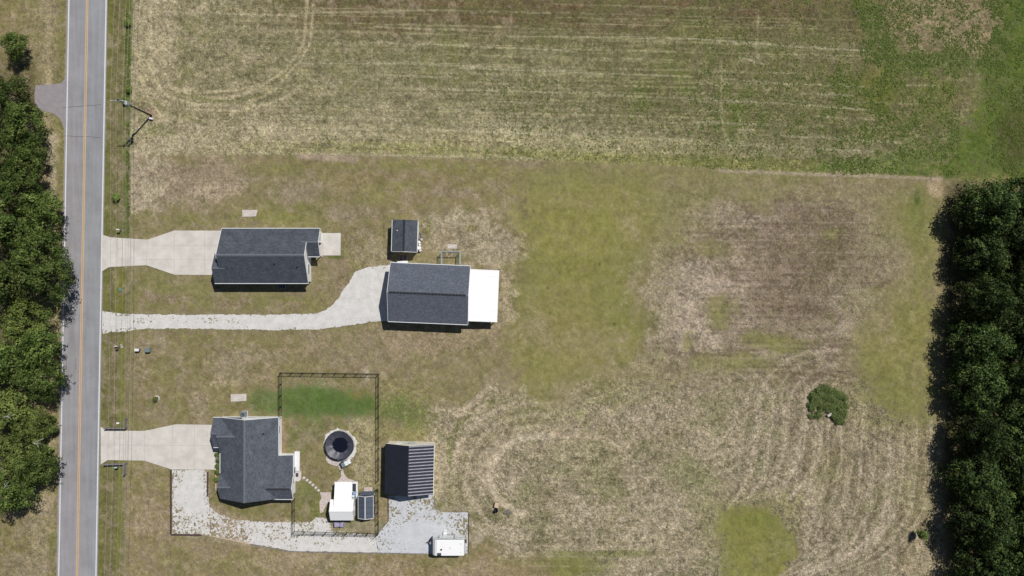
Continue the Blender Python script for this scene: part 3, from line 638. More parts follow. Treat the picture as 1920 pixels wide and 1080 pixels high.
def ground_mat():
    m, nt, b = nodes('field_and_lawn')
    L = nt.links.new
    tc = N(nt, 'ShaderNodeTexCoord'); ac = N(nt, 'ShaderNodeAttribute', attribute_name='Col'); am = N(nt, 'ShaderNodeAttribute', attribute_name='Msk')
    sp = N(nt, 'ShaderNodeSeparateColor'); L(am.outputs['Color'], sp.inputs[0])
    def noise(sc, det=3.0, ro=0.6, dist=0.0, z=0):
        mp = N(nt, 'ShaderNodeMapping'); mp.inputs['Location'].default_value = (z, z * 2, z); L(tc.outputs['Object'], mp.inputs[0])
        n = N(nt, 'ShaderNodeTexNoise', Scale=sc, Detail=det, Roughness=ro, Distortion=dist); L(mp.outputs[0], n.inputs['Vector']); return n.outputs[0]
    def mr(v, a, b_, c, d):
        n = N(nt, 'ShaderNodeMapRange'); L(v, n.inputs[0])
        for i, x in enumerate((a, b_, c, d)): n.inputs[i + 1].default_value = x
        return n.outputs[0]
    def mul(a, b_):
        n = N(nt, 'ShaderNodeMath', operation='MULTIPLY')
        for i, x in enumerate((a, b_)):
            if isinstance(x, float): n.inputs[i].default_value = x
            else: L(x, n.inputs[i])
        return n.outputs[0]
    def mix(f, a, b_, bt='MIX'):
        n = N(nt, 'ShaderNodeMix', data_type='RGBA', blend_type=bt); L(f, n.inputs[0])
        for i, x in ((6, a), (7, b_)):
            if isinstance(x, tuple): n.inputs[i].default_value = x
            else: L(x, n.inputs[i])
        return n.outputs[2]
    n1 = noise(3.7, 4.0, 0.72, 1.2); n2 = noise(1.7, 4.0, 0.7, 0.6, 31); n3 = noise(7.0, 3.0, 0.7, 0.5, 70); n4 = noise(0.55, 4.0, 0.65, 0.3, 12)
    c = ac.outputs['Color']
    # darker gaps between the stalks, light stalks on top
    dark = mix(mul(mr(n3, 0.62, 0.40, 0.0, 1.0), mr(sp.outputs[0], 0, 1, 0.15, 0.85)), c, mix(mr(n1, 0, 1, 1, 1), c, (0.36, 0.35, 0.28, 1), 'MULTIPLY'))
    sv = N(nt, 'ShaderNodeVectorMath', operation='SCALE'); L(c, sv.inputs[0]); sv.inputs['Scale'].default_value = 1.62
    hv = N(nt, 'ShaderNodeMix', data_type='RGBA'); hv.inputs[0].default_value = .22; L(sv.outputs[0], hv.inputs[6]); hv.inputs[7].default_value = rgba(alb((205, 194, 166)))
    straw = hv.outputs[2]
    c2 = mix(mul(mr(n1, 0.49, 0.58, 0.0, 0.95), mr(sp.outputs[0], 0.1, 1, 0.0, 1.0)), dark, straw)
    grn = tuple(alb((92, 106, 54))) + (1.0,)
    c3 = mix(mul(mr(n2, 0.52, 0.64, 0.0, 0.85), mr(sp.outputs[1], 0.1, 1, 0.0, 0.9)), c2, grn)
    br = mul(mr(n4, 0.3, 0.7, 0.86, 1.14), mr(n3, 0.3, 0.7, 0.88, 1.12))
    vm = N(nt, 'ShaderNodeVectorMath', operation='SCALE'); L(c3, vm.inputs[0]); L(br, vm.inputs['Scale'])
    L(vm.outputs[0], b.inputs['Base Color'])
    b.inputs['Roughness'].default_value = 1.0; b.inputs['Specular IOR Level'].default_value = 0.05
    bp = N(nt, 'ShaderNodeBump', Strength=0.5, Distance=0.12); L(n3, bp.inputs['Height']); L(bp.outputs[0], b.inputs['Normal'])
    return m
ii = np.arange(ny * nx).reshape(ny, nx)
fc = np.stack([ii[:-1, :-1], ii[1:, :-1], ii[1:, 1:], ii[:-1, 1:]], -1).reshape(-1, 4)
one = np.ones((ny, nx, 1), np.float32)
msk = np.stack([SP, GR, np.zeros_like(SP), np.ones_like(SP)], -1)
ground = grid_mesh('ground', (GX - 960) / S, (540 - GY) / S, 0.0, fc, {'Col': np.concatenate([C, one], -1), 'Msk': msk}, ground_mat())
tag(ground, kind='structure')
del msk, one

# ------------------------------------------------------------------ ragged sheets (gravel) laid on the ground
def gravel_mat(name, c1, c2, c3):
    m, nt, b = nodes(name); L = nt.links.new
    tc = N(nt, 'ShaderNodeTexCoord')
    n1 = N(nt, 'ShaderNodeTexNoise', Scale=0.8, Detail=5.0, Roughness=0.6); L(tc.outputs['Object'], n1.inputs['Vector'])
    n2 = N(nt, 'ShaderNodeTexNoise', Scale=7.0, Detail=3.0, Roughness=0.8); L(tc.outputs['Object'], n2.inputs['Vector'])
    mr = N(nt, 'ShaderNodeMapRange'); mr.inputs[1].default_value = .35; mr.inputs[2].default_value = .65; L(n1.outputs[0], mr.inputs[0])
    mx = N(nt, 'ShaderNodeMix', data_type='RGBA'); mx.inputs[6].default_value = rgba(alb(c1)); mx.inputs[7].default_value = rgba(alb(c2)); L(mr.outputs[0], mx.inputs[0])
    mr2 = N(nt, 'ShaderNodeMapRange'); mr2.inputs[1].default_value = .52; mr2.inputs[2].default_value = .66; mr2.inputs[4].default_value = .7; L(n2.outputs[0], mr2.inputs[0])
    mx2 = N(nt, 'ShaderNodeMix', data_type='RGBA'); L(mr2.outputs[0], mx2.inputs[0]); L(mx.outputs[2], mx2.inputs[6]); mx2.inputs[7].default_value = rgba(alb(c3))
    L(mx2.outputs[2], b.inputs['Base Color']); b.inputs['Roughness'].default_value = 1.0; b.inputs['Specular IOR Level'].default_value = 0.1
    bp = N(nt, 'ShaderNodeBump', Strength=0.35, Distance=0.05); L(n2.outputs[0], bp.inputs['Height']); L(bp.outputs[0], b.inputs['Normal'])
    return m
def sheet(name, pts, z, m, amp=2.0, step=1.1, holes=0.0, hole_fn=None, seed=5):
    step = step * .62
    xs = [p[0] for p in pts]; ys = [p[1] for p in pts]
    x = np.arange(min(xs) - 6, max(xs) + 6, step); y = np.arange(min(ys) - 6, max(ys) + 6, step)
    X, Y = np.meshgrid(x.astype(np.float32), y.astype(np.float32))
    xc, yc = X[:-1, :-1] + step / 2, Y[:-1, :-1] + step / 2
    d = sdist(xc, yc, pts) + fbm(xc, yc, 9, seed, 3) * amp + fbm(xc, yc, 3, seed + 9, 2) * amp * 0.5
    keep = d > 0
    if holes:
        h = fbm(xc, yc, 2.9, seed + 3, 3, .75) + 0.35 * fbm(xc, yc, 30, seed + 4, 2)
        thr = holes if hole_fn is None else hole_fn(xc, yc, d)
        keep &= h < thr
    nY, nX = X.shape; idx = np.arange(nY * nX).reshape(nY, nX)
    f = np.stack([idx[:-1, :-1], idx[1:, :-1], idx[1:, 1:], idx[:-1, 1:]], -1)[keep]
    used, inv = np.unique(f, return_inverse=True)
    o = grid_mesh(name, ((X.ravel() - 960) / S)[used], ((540 - Y.ravel()) / S)[used], z, inv.reshape(-1, 4), {}, m)
    return tag(o, kind='structure')
G1 = gravel_mat('white_gravel', (226, 224, 222), (209, 206, 203), (160, 155, 144))
G2 = gravel_mat('blue_grey_gravel', (212, 214, 219), (200, 203, 208), (150, 150, 148))
def h1(x, y, d): return np.where((y > 596) & (y < 606) & (x > 245) & (x < 450), 0.36, np.where(x < 245, 0.85, 1.1)) - np.where(d > 5, 0, 0.6)
sheet('gravel_driveway', [(190, 584), (215, 587), (300, 590), (400, 590), (500, 590), (590, 588), (612, 581), (628, 568), (640, 548), (655, 530), (665, 510), (690, 500), (735, 497), (735, 603), (713, 601), (690, 604), (650, 611), (600, 617), (513, 619), (380, 616), (280, 616), (190, 625)], 0.012, G1, 1.9, holes=1, hole_fn=h1, seed=5)
def h2(x, y, d):
    c = np.hypot((x - 362) / 26, (y - 925) / 42); return np.clip(0.95 - c * 0.62, 0.05, 1.2)
sheet('gravel_parking_bay', [(323, 881), (390, 881), (391, 929), (393, 952), (393, 1002), (323, 1001)], 0.012, G1, 1.0, 0.9, 1, h2, 15)
def h3(x, y, d):
    return np.where(x < 470, 0.0 + (x - 393) / 77 * .15, np.where(y > 1012, 0.36, 0.20)) + np.where((x > 560) & (y > 1022), .25, 0)
sheet('gravel_path', [(393, 951), (413, 965), (442, 975), (502, 979), (580, 980), (592, 970), (612, 972), (622, 985), (622, 996), (700, 1003), (705, 1004), (708, 1036), (600, 1034.5), (544, 1033), (469, 1019), (393, 1003)], 0.012, G1, 2.0, 0.9, 1, h3, 25)
def h4(x, y, d):
    clear = np.maximum(0, 1 - np.hypot((x - 790) / 62, (y - 1000) / 26)) * 0.9 + np.maximum(0, 1 - np.hypot((x - 755) / 14, (y - 950) / 26)) * .5
    return 0.22 + clear + np.where(y > 1020, .08, 0)
sheet('gravel_yard', [(728, 930), (814, 928), (815.6, 954), (827, 960), (878.4, 961), (877.5, 1037), (802, 1038), (708, 1036), (705, 1004), (728, 978)], 0.012, G2, 0.8, 0.9, 1, h4, 35)
sheet('shell_surround', [(612, 812), (632, 804), (655, 808), (668, 826), (668, 848), (656, 862), (640, 866), (612, 855), (606, 832)], 0.012, G1, 3.0, 0.9, .6, None, 45)

# ------------------------------------------------------------------ road, aprons, drives
def asphalt_mat():
    m, nt, b = nodes('grey_asphalt'); L = nt.links.new
    tc = N(nt, 'ShaderNodeTexCoord'); sx = N(nt, 'ShaderNodeSeparateXYZ'); L(tc.outputs['Object'], sx.inputs[0])
    n1 = N(nt, 'ShaderNodeTexNoise', Scale=1.0, Detail=5.0, Roughness=.6); mp = N(nt, 'ShaderNodeMapping'); mp.inputs['Scale'].default_value = (1.5, .08, 1)
    L(tc.outputs['Object'], mp.inputs[0]); L(mp.outputs[0], n1.inputs['Vector'])
    n2 = N(nt, 'ShaderNodeTexNoise', Scale=9.0, Detail=4.0, Roughness=.8); L(tc.outputs['Object'], n2.inputs['Vector'])
    n3 = N(nt, 'ShaderNodeTexNoise', Scale=.25, Detail=5.0, Roughness=.6); L(tc.outputs['Object'], n3.inputs['Vector'])
    ad = N(nt, 'ShaderNodeMath', operation='ADD'); L(n1.outputs[0], ad.inputs[0]); L(n3.outputs[0], ad.inputs[1])
    mr = N(nt, 'ShaderNodeMapRange'); mr.inputs[1].default_value = .75; mr.inputs[2].default_value = 1.25; L(ad.outputs[0], mr.inputs[0])
    mx = N(nt, 'ShaderNodeMix', data_type='RGBA'); mx.inputs[6].default_value = rgba(alb((141, 140, 143))); mx.inputs[7].default_value = rgba(alb((160, 160, 164))); L(mr.outputs[0], mx.inputs[0])
    mr2 = N(nt, 'ShaderNodeMapRange'); mr2.inputs[1].default_value = .3; mr2.inputs[2].default_value = .7; mr2.inputs[3].default_value = .86; mr2.inputs[4].default_value = 1.14; L(n2.outputs[0], mr2.inputs[0])
    vm = N(nt, 'ShaderNodeVectorMath', operation='SCALE'); L(mx.outputs[2], vm.inputs[0]); L(mr2.outputs[0], vm.inputs['Scale'])
    # warm cast on the west lane
    wl = N(nt, 'ShaderNodeMath', operation='MULTIPLY_ADD'); L(sx.outputs[1], wl.inputs[0]); wl.inputs[1].default_value = -ROADSL * 1.0; L(sx.outputs[0], wl.inputs[2])
    ln = N(nt, 'ShaderNodeMapRange'); ln.inputs[1].default_value = -75.9; ln.inputs[2].default_value = -75.2; L(wl.outputs[0], ln.inputs[0])
    m2 = N(nt, 'ShaderNodeMix', data_type='RGBA', blend_type='MULTIPLY'); m2.inputs[0].default_value = 1.0
    m3 = N(nt, 'ShaderNodeMix', data_type='RGBA'); L(ln.outputs[0], m3.inputs[0]); m3.inputs[6].default_value = (1.01, .985, .985, 1); m3.inputs[7].default_value = (.975, 1.0, 1.01, 1)
    L(vm.outputs[0], m2.inputs[6]); L(m3.outputs[2], m2.inputs[7]); L(m2.outputs[2], b.inputs['Base Color'])
    b.inputs['Roughness'].default_value = .92; b.inputs['Specular IOR Level'].default_value = .2
    return m
M['asphalt'] = asphalt_mat()
def rp(x0, y): return ((x0 + ROADSL * y - 960) / S, (540 - y) / S)
def strip(x0, x1, y0, y1, z, mb):
    a, b, c, d = rp(x0, y1), rp(x1, y1), rp(x1, y0), rp(x0, y0)
    return mb.prism([a, b, c, d], z - 0.03, z)
YA, YB = -9000, 10000
road = strip(125.5, 202.3, YA, YB, 0.05, MB()).build('road', M['asphalt']); tag(road, kind='structure')
lines = MB()
lw = MB(); strip(128.6, 130.7, YA, YB, .056, lw); strip(198.2, 200.4, YA, YB, .056, lw)
tag(lw.build('road_edge_lines', M['paint_white']), kind='structure')
ly = MB(); strip(161.7, 163.2, YA, YB, .056, ly); strip(164.6, 166.1, YA, YB, .056, ly)
tag(ly.build('road_centre_lines', M['paint_yellow']), kind='structure')
cr = MB()
for (xa, ya, xb, yb) in ((119, 201.5, 190.5, 196), (119, 254.3, 189.5, 258)):
    a, b = P(xa, ya), P(xb, yb); n = 7
    pts = [a.lerp(b, i / n) + Vector((0, random.uniform(-.07, .07), 0)) for i in range(n + 1)]
    for i in range(n): cr.prism([(pts[i].x, pts[i].y - .05), (pts[i + 1].x, pts[i + 1].y - .05), (pts[i + 1].x, pts[i + 1].y + .05), (pts[i].x, pts[i].y + .05)], .04, .0545)
tag(cr.build('road_cracks', M['asphalt_patch']), kind='structure')
sk = MB()
for xx in (124.6, 142.5):
    sk.prism([rp(xx + 12, 694), rp(xx + 12.8, 694), rp(xx + 12.8, 671), rp(xx + 12, 671)], .04, .0535)
tag(sk.build('road_skid_marks', M['asphalt_patch']), kind='structure')
ap = MB(); ap.prism([tuple(P(x, y)[:2]) for x, y in ((124, 140), (120, 150), (115, 156), (100, 158), (67, 160), (65, 178), (66, 198), (76, 206), (103, 214), (114, 224), (121, 244))], 0.0, .035)
tag(ap.build('side_road', mat('pale_old_asphalt', (142, 138, 142), .95, scale=1.2, c2=(158, 150, 152))), kind='structure')

def drive(name, pts, joints, z=.06):
    mb = MB(); mb.prism([tuple(P(x, y)[:2]) for x, y in pts], 0, z)
    o = mb.build(name, M['concrete']); tag(o, kind='structure')
    j = MB()
    for (x0, y0, x1, y1) in joints:
        a, b = P(x0, y0), P(x1, y1); d = (b - a).normalized(); n = Vector((-d.y, d.x, 0)) * .025
        j.prism([tuple((a - n)[:2]), tuple((b - n)[:2]), tuple((b + n)[:2]), tuple((a + n)[:2])], z - .02, z + .004)
    return o, j
_, j1 = drive('concrete_driveway_north', [(192.5, 440), (207, 445), (277, 449.3), (327, 432.3), (430, 432.7), (430, 516), (327, 515), (275, 497.3), (205, 500.7), (191, 509)],
      [(327, 433, 327, 514), (354, 487, 354, 515), (384, 434, 384, 515), (277, 460, 428, 460), (260, 487, 428, 487), (235, 447, 235, 499), (277, 450, 275, 497)])
tag(j1.build('driveway_joints', M['joint']), kind='structure')
_, j2 = drive('concrete_driveway_south', [(189, 800), (199, 807), (270, 808), (330, 795.5), (425, 797), (425, 880.5), (322, 880), (271, 863.5), (202, 862.5), (189, 871)],
      [(189, 834, 422, 835.5), (324, 797, 323, 879), (365, 797, 364, 880), (271, 808, 271, 863), (232, 807, 232, 863)])
tag(j2.build('driveway_joints', M['joint']), kind='structure')
_, j3 = drive('concrete_patio', [(600, 437), (639, 437), (638.5, 479), (600, 479)], [(606, 438, 606, 478)])
tag(j3.build('driveway_joints', M['joint']), kind='structure')
def slab(pts, z, m, name, label, cat, group=None):
    mb = MB(); mb.prism([tuple(P(x, y)[:2]) for x, y in pts], 0, z); return solo(mb, name, m, label, cat, group)
slab([(454.3, 393.5), (483.5, 394), (480, 406), (455, 406.5)], .1, M['slab'], 'septic_tank_lid', 'tapered pale concrete slab in the lawn above the upper house', 'slab')
slab([(433, 739.5), (462, 738), (462.5, 751.5), (433.5, 753)], .12, M['slab'], 'septic_tank_lid', 'rectangular concrete slab in the lawn above the lower house', 'slab')
slab([(839, 458), (857, 458), (857, 466.5), (839, 466)], .1, M['slab'], 'concrete_pad', 'small pale pad north of the grey pipe pen', 'slab')
slab([(683, 913.5), (698.5, 913.5), (698, 925), (682, 925)], .08, M['paver'], 'paver_pad', 'square of stone pavers north of the dark panelled greenhouse', 'paving')

# ------------------------------------------------------------------ building helpers
def gable_roof(mb, x0, x1, y0, y1, he, hr, axis, t=.16):
    """closed gable roof slab; he/hr top surface heights at the eave edge and the ridge"""
    if axis == 'x':
        m = (y0 + y1) / 2; prof = [(y0, he), (m, hr), (y1, he), (y1, he - t), (m, hr - t), (y0, he - t)]; mb.extr(prof, x0, x1, 'x')
    else:
        m = (x0 + x1) / 2; prof = [(x0, he), (m, hr), (x1, he), (x1, he - t), (m, hr - t), (x0, he - t)]; mb.extr(prof, y0, y1, 'y')
def gable_body(mb, x0, x1, y0, y1, he, sl, axis, z0=0.0):
    """walls with gable tops; he height at wall line"""
    if axis == 'x':
        m = (y0 + y1) / 2; hh = he + (y1 - y0) / 2 * sl; mb.extr([(y0, z0), (y0, he), (m, hh), (y1, he), (y1, z0)], x0, x1, 'x')
    else:
        m = (x0 + x1) / 2; hh = he + (x1 - x0) / 2 * sl; mb.extr([(x0, z0), (x0, he), (m, hh), (x1, he), (x1, z0)], y0, y1, 'y')
def gutter(mb, x0, x1, y0, y1, z): mb.box(x0, x1, y0, y1, z - .14, z + .012)
def window(root, x, y, z, wd, hh, face, xf=None, cols=1):
    """window on a wall; face 'n','s','e','w'"""
    fr = MB(xf); gl = MB(xf)
    def bx(mb, a0, a1, z0, z1, d0, d1):
        if face in 'ns':
            s = 1 if face == 'n' else -1; ya, yb = sorted((y + s * d0, y + s * d1)); mb.box(x + a0, x + a1, ya, yb, z0, z1)
        else:
            s = 1 if face == 'e' else -1; xa, xb = sorted((x + s * d0, x + s * d1)); mb.box(xa, xb, y + a0, y + a1, z0, z1)
    f = .08
    bx(fr, -wd / 2 - f, wd / 2 + f, z + hh, z + hh + f, -.02, .06); bx(fr, -wd / 2 - f, wd / 2 + f, z - f, z, -.02, .08)
    bx(fr, -wd / 2 - f, -wd / 2, z, z + hh, -.02, .055); bx(fr, wd / 2, wd / 2 + f, z, z + hh, -.02, .055); bx(fr, -wd / 2, wd / 2, z + hh / 2 - .03, z + hh / 2 + .03, -.02, .05)
    bx(gl, -wd / 2 + .002, wd / 2 - .002, z + .002, z + hh - .002, -.015, .02)
    w_ = fr.build('window', M['trim'], root); gl.build('pane', M['glass'], w_)
    return w_
def door(root, x, y, wd, hh, face, m=None, xf=None, name='door'):
    mb = MB(xf); kb = MB(xf); s = 1 if face in 'ne' else -1
    if face in 'ns':
        ya, yb = sorted((y - s * .02, y + s * .05)); mb.box(x - wd / 2, x + wd / 2, ya, yb, .12, hh)
        ya, yb = sorted((y + s * .05, y + s * .08))
        for k in range(3): mb.box(x - wd / 2 + .1, x + wd / 2 - .1, ya, yb, .3 + k * hh * .28, .3 + k * hh * .28 + hh * .2)
        kb.tube((x + wd / 2 - .1, y + s * .05, 1.0), (x + wd / 2 - .1, y + s * .13, 1.0), .03)
    else:
        xa, xb = sorted((x - s * .02, x + s * .05)); mb.box(xa, xb, y - wd / 2, y + wd / 2, .12, hh)
        xa, xb = sorted((x + s * .05, x + s * .08))
        for k in range(3): mb.box(xa, xb, y - wd / 2 + .1, y + wd / 2 - .1, .3 + k * hh * .28, .3 + k * hh * .28 + hh * .2)
        kb.tube((x + s * .05, y + wd / 2 - .1, 1.0), (x + s * .13, y + wd / 2 - .1, 1.0), .03)
    d = mb.build(name, m or M['door'], root); kb.build('handle', M['galv'], d); return d

# ------------------------------------------------------------------ upper house
h = thing('house', (-42.5, 5.5, 0), 'upper white house with slate blue gable roof at the end of the north driveway', 'house')
SL = .505
b = MB(); gable_body(b, -49.5, -35.3, 1.12, 9.91, 2.72, SL, 'x')
b.build('wall', M['siding'], h)
b = MB(); gable_body(b, -50.7, -49.5, 1.14, 5.6, 2.70, SL, 'x'); b.build('wall', M['siding'], h)
b = MB(); gable_body(b, -35.3, -33.4, 7.9, 9.89, 2.5, 0.1, 'x'); b.build('wall', M['siding'], h)
b = MB(); b.extr([(5.62, 2.55), (5.62, 2.78), (7.805, 3.86), (9.99, 2.78), (9.99, 2.55)], -33.42, -33.3, 'x'); b.split('gable_panel', M['siding'], h)
r = MB(); gable_roof(r, -49.83, -35.0, .82, 10.21, 2.80, 5.17, 'x'); rf = r.build('roof', M['shingle1'], h)
r = MB(); gable_roof(r, -34.998, -32.98, 5.4, 10.21, 2.80, 4.0, 'x'); r.build('porch_roof', M['shingle1'], h)
r = MB(); gable_roof(r, -51.05, -49.832, .82, 5.9, 2.80, 4.07, 'x'); r.build('porch_roof', M['shingle1'], h)
r = MB(); r.extr([(5.3, 5.10), (5.515, 5.20), (5.73, 5.10), (5.73, 5.06), (5.515, 5.14), (5.3, 5.06)], -49.83, -35.0, 'x')
r.extr([(7.65, 3.96), (7.805, 4.03), (7.96, 3.96), (7.96, 3.9), (7.65, 3.9)], -35.9, -32.98, 'x'); r.extr([(3.2, 4.03), (3.36, 4.10), (3.52, 4.03), (3.52, 3.98), (3.2, 3.98)], -51.05, -48.8, 'x')
r.build('ridge_cap', M['ridge'], rf)
g = MB(); gutter(g, -49.83, -32.98, 10.21, 10.31, 2.79); gutter(g, -51.05, -35.0, .72, .82, 2.79); gutter(g, -35.0, -32.98, 5.3, 5.4, 2.79)
g.extr([(0.8, 2.79), (5.5, 5.165), (10.2, 2.79), (10.2, 2.6), (5.5, 4.98), (0.8, 2.6)], -34.996, -34.92, 'x')
g.extr([(5.41, 2.79), (7.805, 3.985), (10.2, 2.79), (10.2, 2.6), (7.805, 3.8), (5.41, 2.6)], -32.978, -32.91, 'x')
g.extr([(5.0, 4.93), (5.5, 5.165), (10.2, 2.79), (10.2, 2.6), (5.5, 4.98), (5.0, 4.7)], -49.9, -49.832, 'x')
g.split('gutter', M['trim'], h)
p = MB(); p.box(-33.55, -33.4, 5.62, 5.77, .06, 2.62); p.build('porch_post', M['white'], h)
p = MB(); p.box(-35.2, -33.2, 5.5, 7.88, .0, .08); p.build('porch_floor', M['slab'], h)
for (x, y) in ((-40.2, 4.1), (-36.4, 3.6)):
    v = MB(); zz = 2.8 + (y - .82) * SL; v.tube((x, y, zz - .1), (x, y, zz + .32), .07, n=8); v.tube((x, y, zz - .03), (x, y, zz + .03), .14, n=8); v.build('vent_pipe', M['blackplastic'], h)
window(h, -35.3, 3.3, 1.0, 1.5, 1.2, 'e'); window(h, -33.4, 8.9, 1.0, 1.0, 1.1, 'e')
window(h, -46, 1.12, 1.0, 1.2, 1.2, 's'); window(h, -39, 1.12, 1.0, 1.2, 1.2, 's'); window(h, -45, 9.91, 1.0, 1.2, 1.2, 'n'); window(h, -39, 9.91, 1.0, 1.2, 1.2, 'n')
door(h, -35.3, 6.9, .95, 2.1, 'e'); door(h, -50.7, 3.3, 3.6, 2.2, 'w', M['white'], name='garage_door'); door(h, -49.5, 7.8, 1.0, 2.1, 'w')

# ------------------------------------------------------------------ lower house
h = thing('house', (-44.5, -29.2, 0), 'lower house with cross gabled charcoal roof and attached back room beside the fenced yard', 'house')
SL = .48
b = MB(); gable_body(b, -49.75, -40.45, -35.9, -22.55, 2.72, SL, 'y'); b.build('wall', M['siding'], h)
b = MB(); gable_body(b, -50.85, -49.75, -27.05, -22.57, 2.70, SL, 'x'); b.build('wall', M['siding'], h)
b = MB(); b.box(-40.45, -38.07, -35.88, -29.05, 0, 2.5); b.build('wall', M['siding'], h)
b = MB(); b.extr([(-35.87, 2.5), (-35.87, 2.72), (-34.3, 3.55), (-32.6, 2.72), (-32.6, 2.5)], -38.4, -38.06, 'x')
b.extr([(-28.3, 2.5), (-28.0, 2.75), (-25.27, 4.05), (-22.6, 2.75), (-22.6, 2.5)], -49.95, -49.76, 'x')
b.extr([(-35.85, 2.5), (-35.85, 2.75), (-34.0, 3.65), (-32.1, 2.75), (-32.1, 2.5)], -49.95, -49.76, 'x'); b.split('gable_panel', M['siding'], h)
r = MB(); gable_roof(r, -50.08, -40.1, -36.18, -22.25, 2.80, 5.2, 'y'); rf = r.build('roof', M['shingle2'], h)
M['shingle2x'] = shingle_mat('charcoal_shingles_cross', (90, 95, 105), 'y', 0)
r = MB(); gable_roof(r, -50.16, -46.4, -28.3, -22.244, 2.806, 4.26, 'x', .14); r.build('front_gable_roof', M['shingle2x'], h)
r = MB(); gable_roof(r, -51.27, -50.162, -27.35, -22.25, 2.80, 4.02, 'x'); r.build('porch_roof', M['shingle2x'], h)
r = MB(); gable_roof(r, -50.18, -47.2, -36.1, -31.85, 2.806, 3.84, 'x', .14); r.build('front_gable_roof', M['shingle2x'], h)
r = MB(); gable_roof(r, -42.6, -37.63, -36.26, -32.3, 2.80, 3.76, 'x', .14); r.build('back_gable_roof', M['shingle2x'], h)
r = MB(); r.extr([(-42.0, 3.74), (-37.63, 2.66), (-37.63, 2.52), (-42.0, 3.55)], -33.6, -28.75, 'y'); r.build('back_room_roof', M['shingle2'], h)
r = MB(); r.extr([(-45.3, 5.14), (-45.09, 5.24), (-44.88, 5.14), (-44.88, 5.08), (-45.3, 5.08)], -36.18, -22.25, 'y')
r.extr([(-25.45, 4.24), (-25.27, 4.33), (-25.1, 4.24), (-25.1, 4.18), (-25.45, 4.18)], -50.16, -47.0, 'x'); r.extr([(-24.95, 4.0), (-24.8, 4.07), (-24.65, 4.0), (-24.65, 3.94), (-24.95, 3.94)], -51.27, -50.2, 'x')
r.extr([(-34.12, 3.82), (-33.97, 3.90), (-33.83, 3.82), (-33.83, 3.76), (-34.12, 3.76)], -50.18, -47.9, 'x'); r.build('ridge_cap', M['ridge'], rf)
r = MB(); r.extr([(-34.42, 3.74), (-34.28, 3.81), (-34.13, 3.74), (-34.13, 3.68), (-34.42, 3.68)], -41.9, -37.9, 'x'); r.build('ridge_cap', M['ridge_dark'], rf)
g = MB(); gutter(g, -40.1, -40.0, -28.75, -22.25, 2.79); gutter(g, -50.2, -50.09, -31.8, -28.35, 2.79); gutter(g, -41.4, -37.63, -28.75, -28.65, 2.66); gutter(g, -37.63, -37.53, -32.2, -28.75, 2.65)
g.extr([(-50.05, 2.79), (-45.09, 5.18), (-40.12, 2.79), (-40.12, 2.6), (-45.09, 4.98), (-50.05, 2.6)], -22.248, -22.17, 'y')
gutter(g, -51.27, -50.2, -27.45, -27.35, 2.79); gutter(g, -41.5, -37.63, -36.36, -36.26, 2.79); gutter(g, -51.27, -49.0, -22.25, -22.15, 2.79)
g.extr([(-36.2, 2.79), (-34.28, 3.74), (-32.36, 2.79), (-32.36, 2.6), (-34.28, 3.55), (-36.2, 2.6)], -37.628, -37.55, 'x')
g.split('gutter', M['trim'], h)
for (x, y, z0) in ((-42.3, -24.8, 3.9),):
    v = MB(); v.tube((x, y, z0 - .2), (x, y, z0 + .35), .07, n=8); v.tube((x, y, z0), (x, y, z0 + .05), .14, n=8); v.build('vent_pipe', M['blackplastic'], h)
for k in range(9):
    v = MB(); x = -41.6 + random.uniform(-.25, .25); y = -33 + k * .52; zz = 2.8 + (-40.1 - x) * SL; v.bbox(x - .1, x + .1, y - .06, y + .06, zz - .05, zz + .09); v.build('shingle_patch', M['ridge_dark'], rf) if k < 0 else None
window(h, -40.45, -24.6, 1.0, 1.2, 1.2, 'e'); window(h, -38.07, -30.2, 1.0, 1.0, 1.1, 'e'); window(h, -38.07, -33.4, 1.0, 1.1, 1.1, 'e'); window(h, -45, -22.55, 1.0, 1.2, 1.2, 'n'); window(h, -45, -35.9, 1.0, 1.2, 1.2, 's')
window(h, -49.75, -30, 1.0, 1.6, 1.2, 'w'); window(h, -49.75, -34, 1.0, 1.2, 1.2, 'w')
door(h, -38.07, -31.9, .95, 2.1, 'e'); door(h, -50.85, -24.8, 3.6, 2.2, 'w', M['white'], name='garage_door'); door(h, -49.75, -28.3, .95, 2.1, 'w')
p = MB(); p.prism([tuple(P(x, y)[:2]) for x, y in ((553, 846), (562.5, 846), (562, 882.5), (553, 882.5))], 0, .16); p.build('back_step', M['white'], h)
p = MB(); p.prism([tuple(P(x, y)[:2]) for x, y in ((553, 883), (565.5, 883), (565, 898), (561, 902), (553, 901.5))], 0, .2); p.build('back_step', M['slab'], h)
p = MB(); a, c = P(555, 893.5), P(560, 886.5); p.bbox(a.x, c.x, a.y, c.y, .2, .23, .01); solo(p, 'door_mat', M['mat'], 'dark doormat on the back step of the lower house', 'mat')
# mast on the front gable
t = thing('antenna_mast', (-50.1, -34.0, 3.6), 'thin mast on the front gable tip of the lower house casting a long shadow', 'antenna')
p = MB(); p.tube((-50.1, -34.0, 3.6), (-50.1, -34.0, 8.0), .035, .03, 8); p.build('mast', M['greywood'], t)
p = MB()
for k in range(4): p.tube((-50.1 - .25, -34 - .25, 7.9 - k * .22), (-50.1 + .25, -34 + .25, 7.9 - k * .22), .02, n=6)
p.build('element', M['galv'], t)

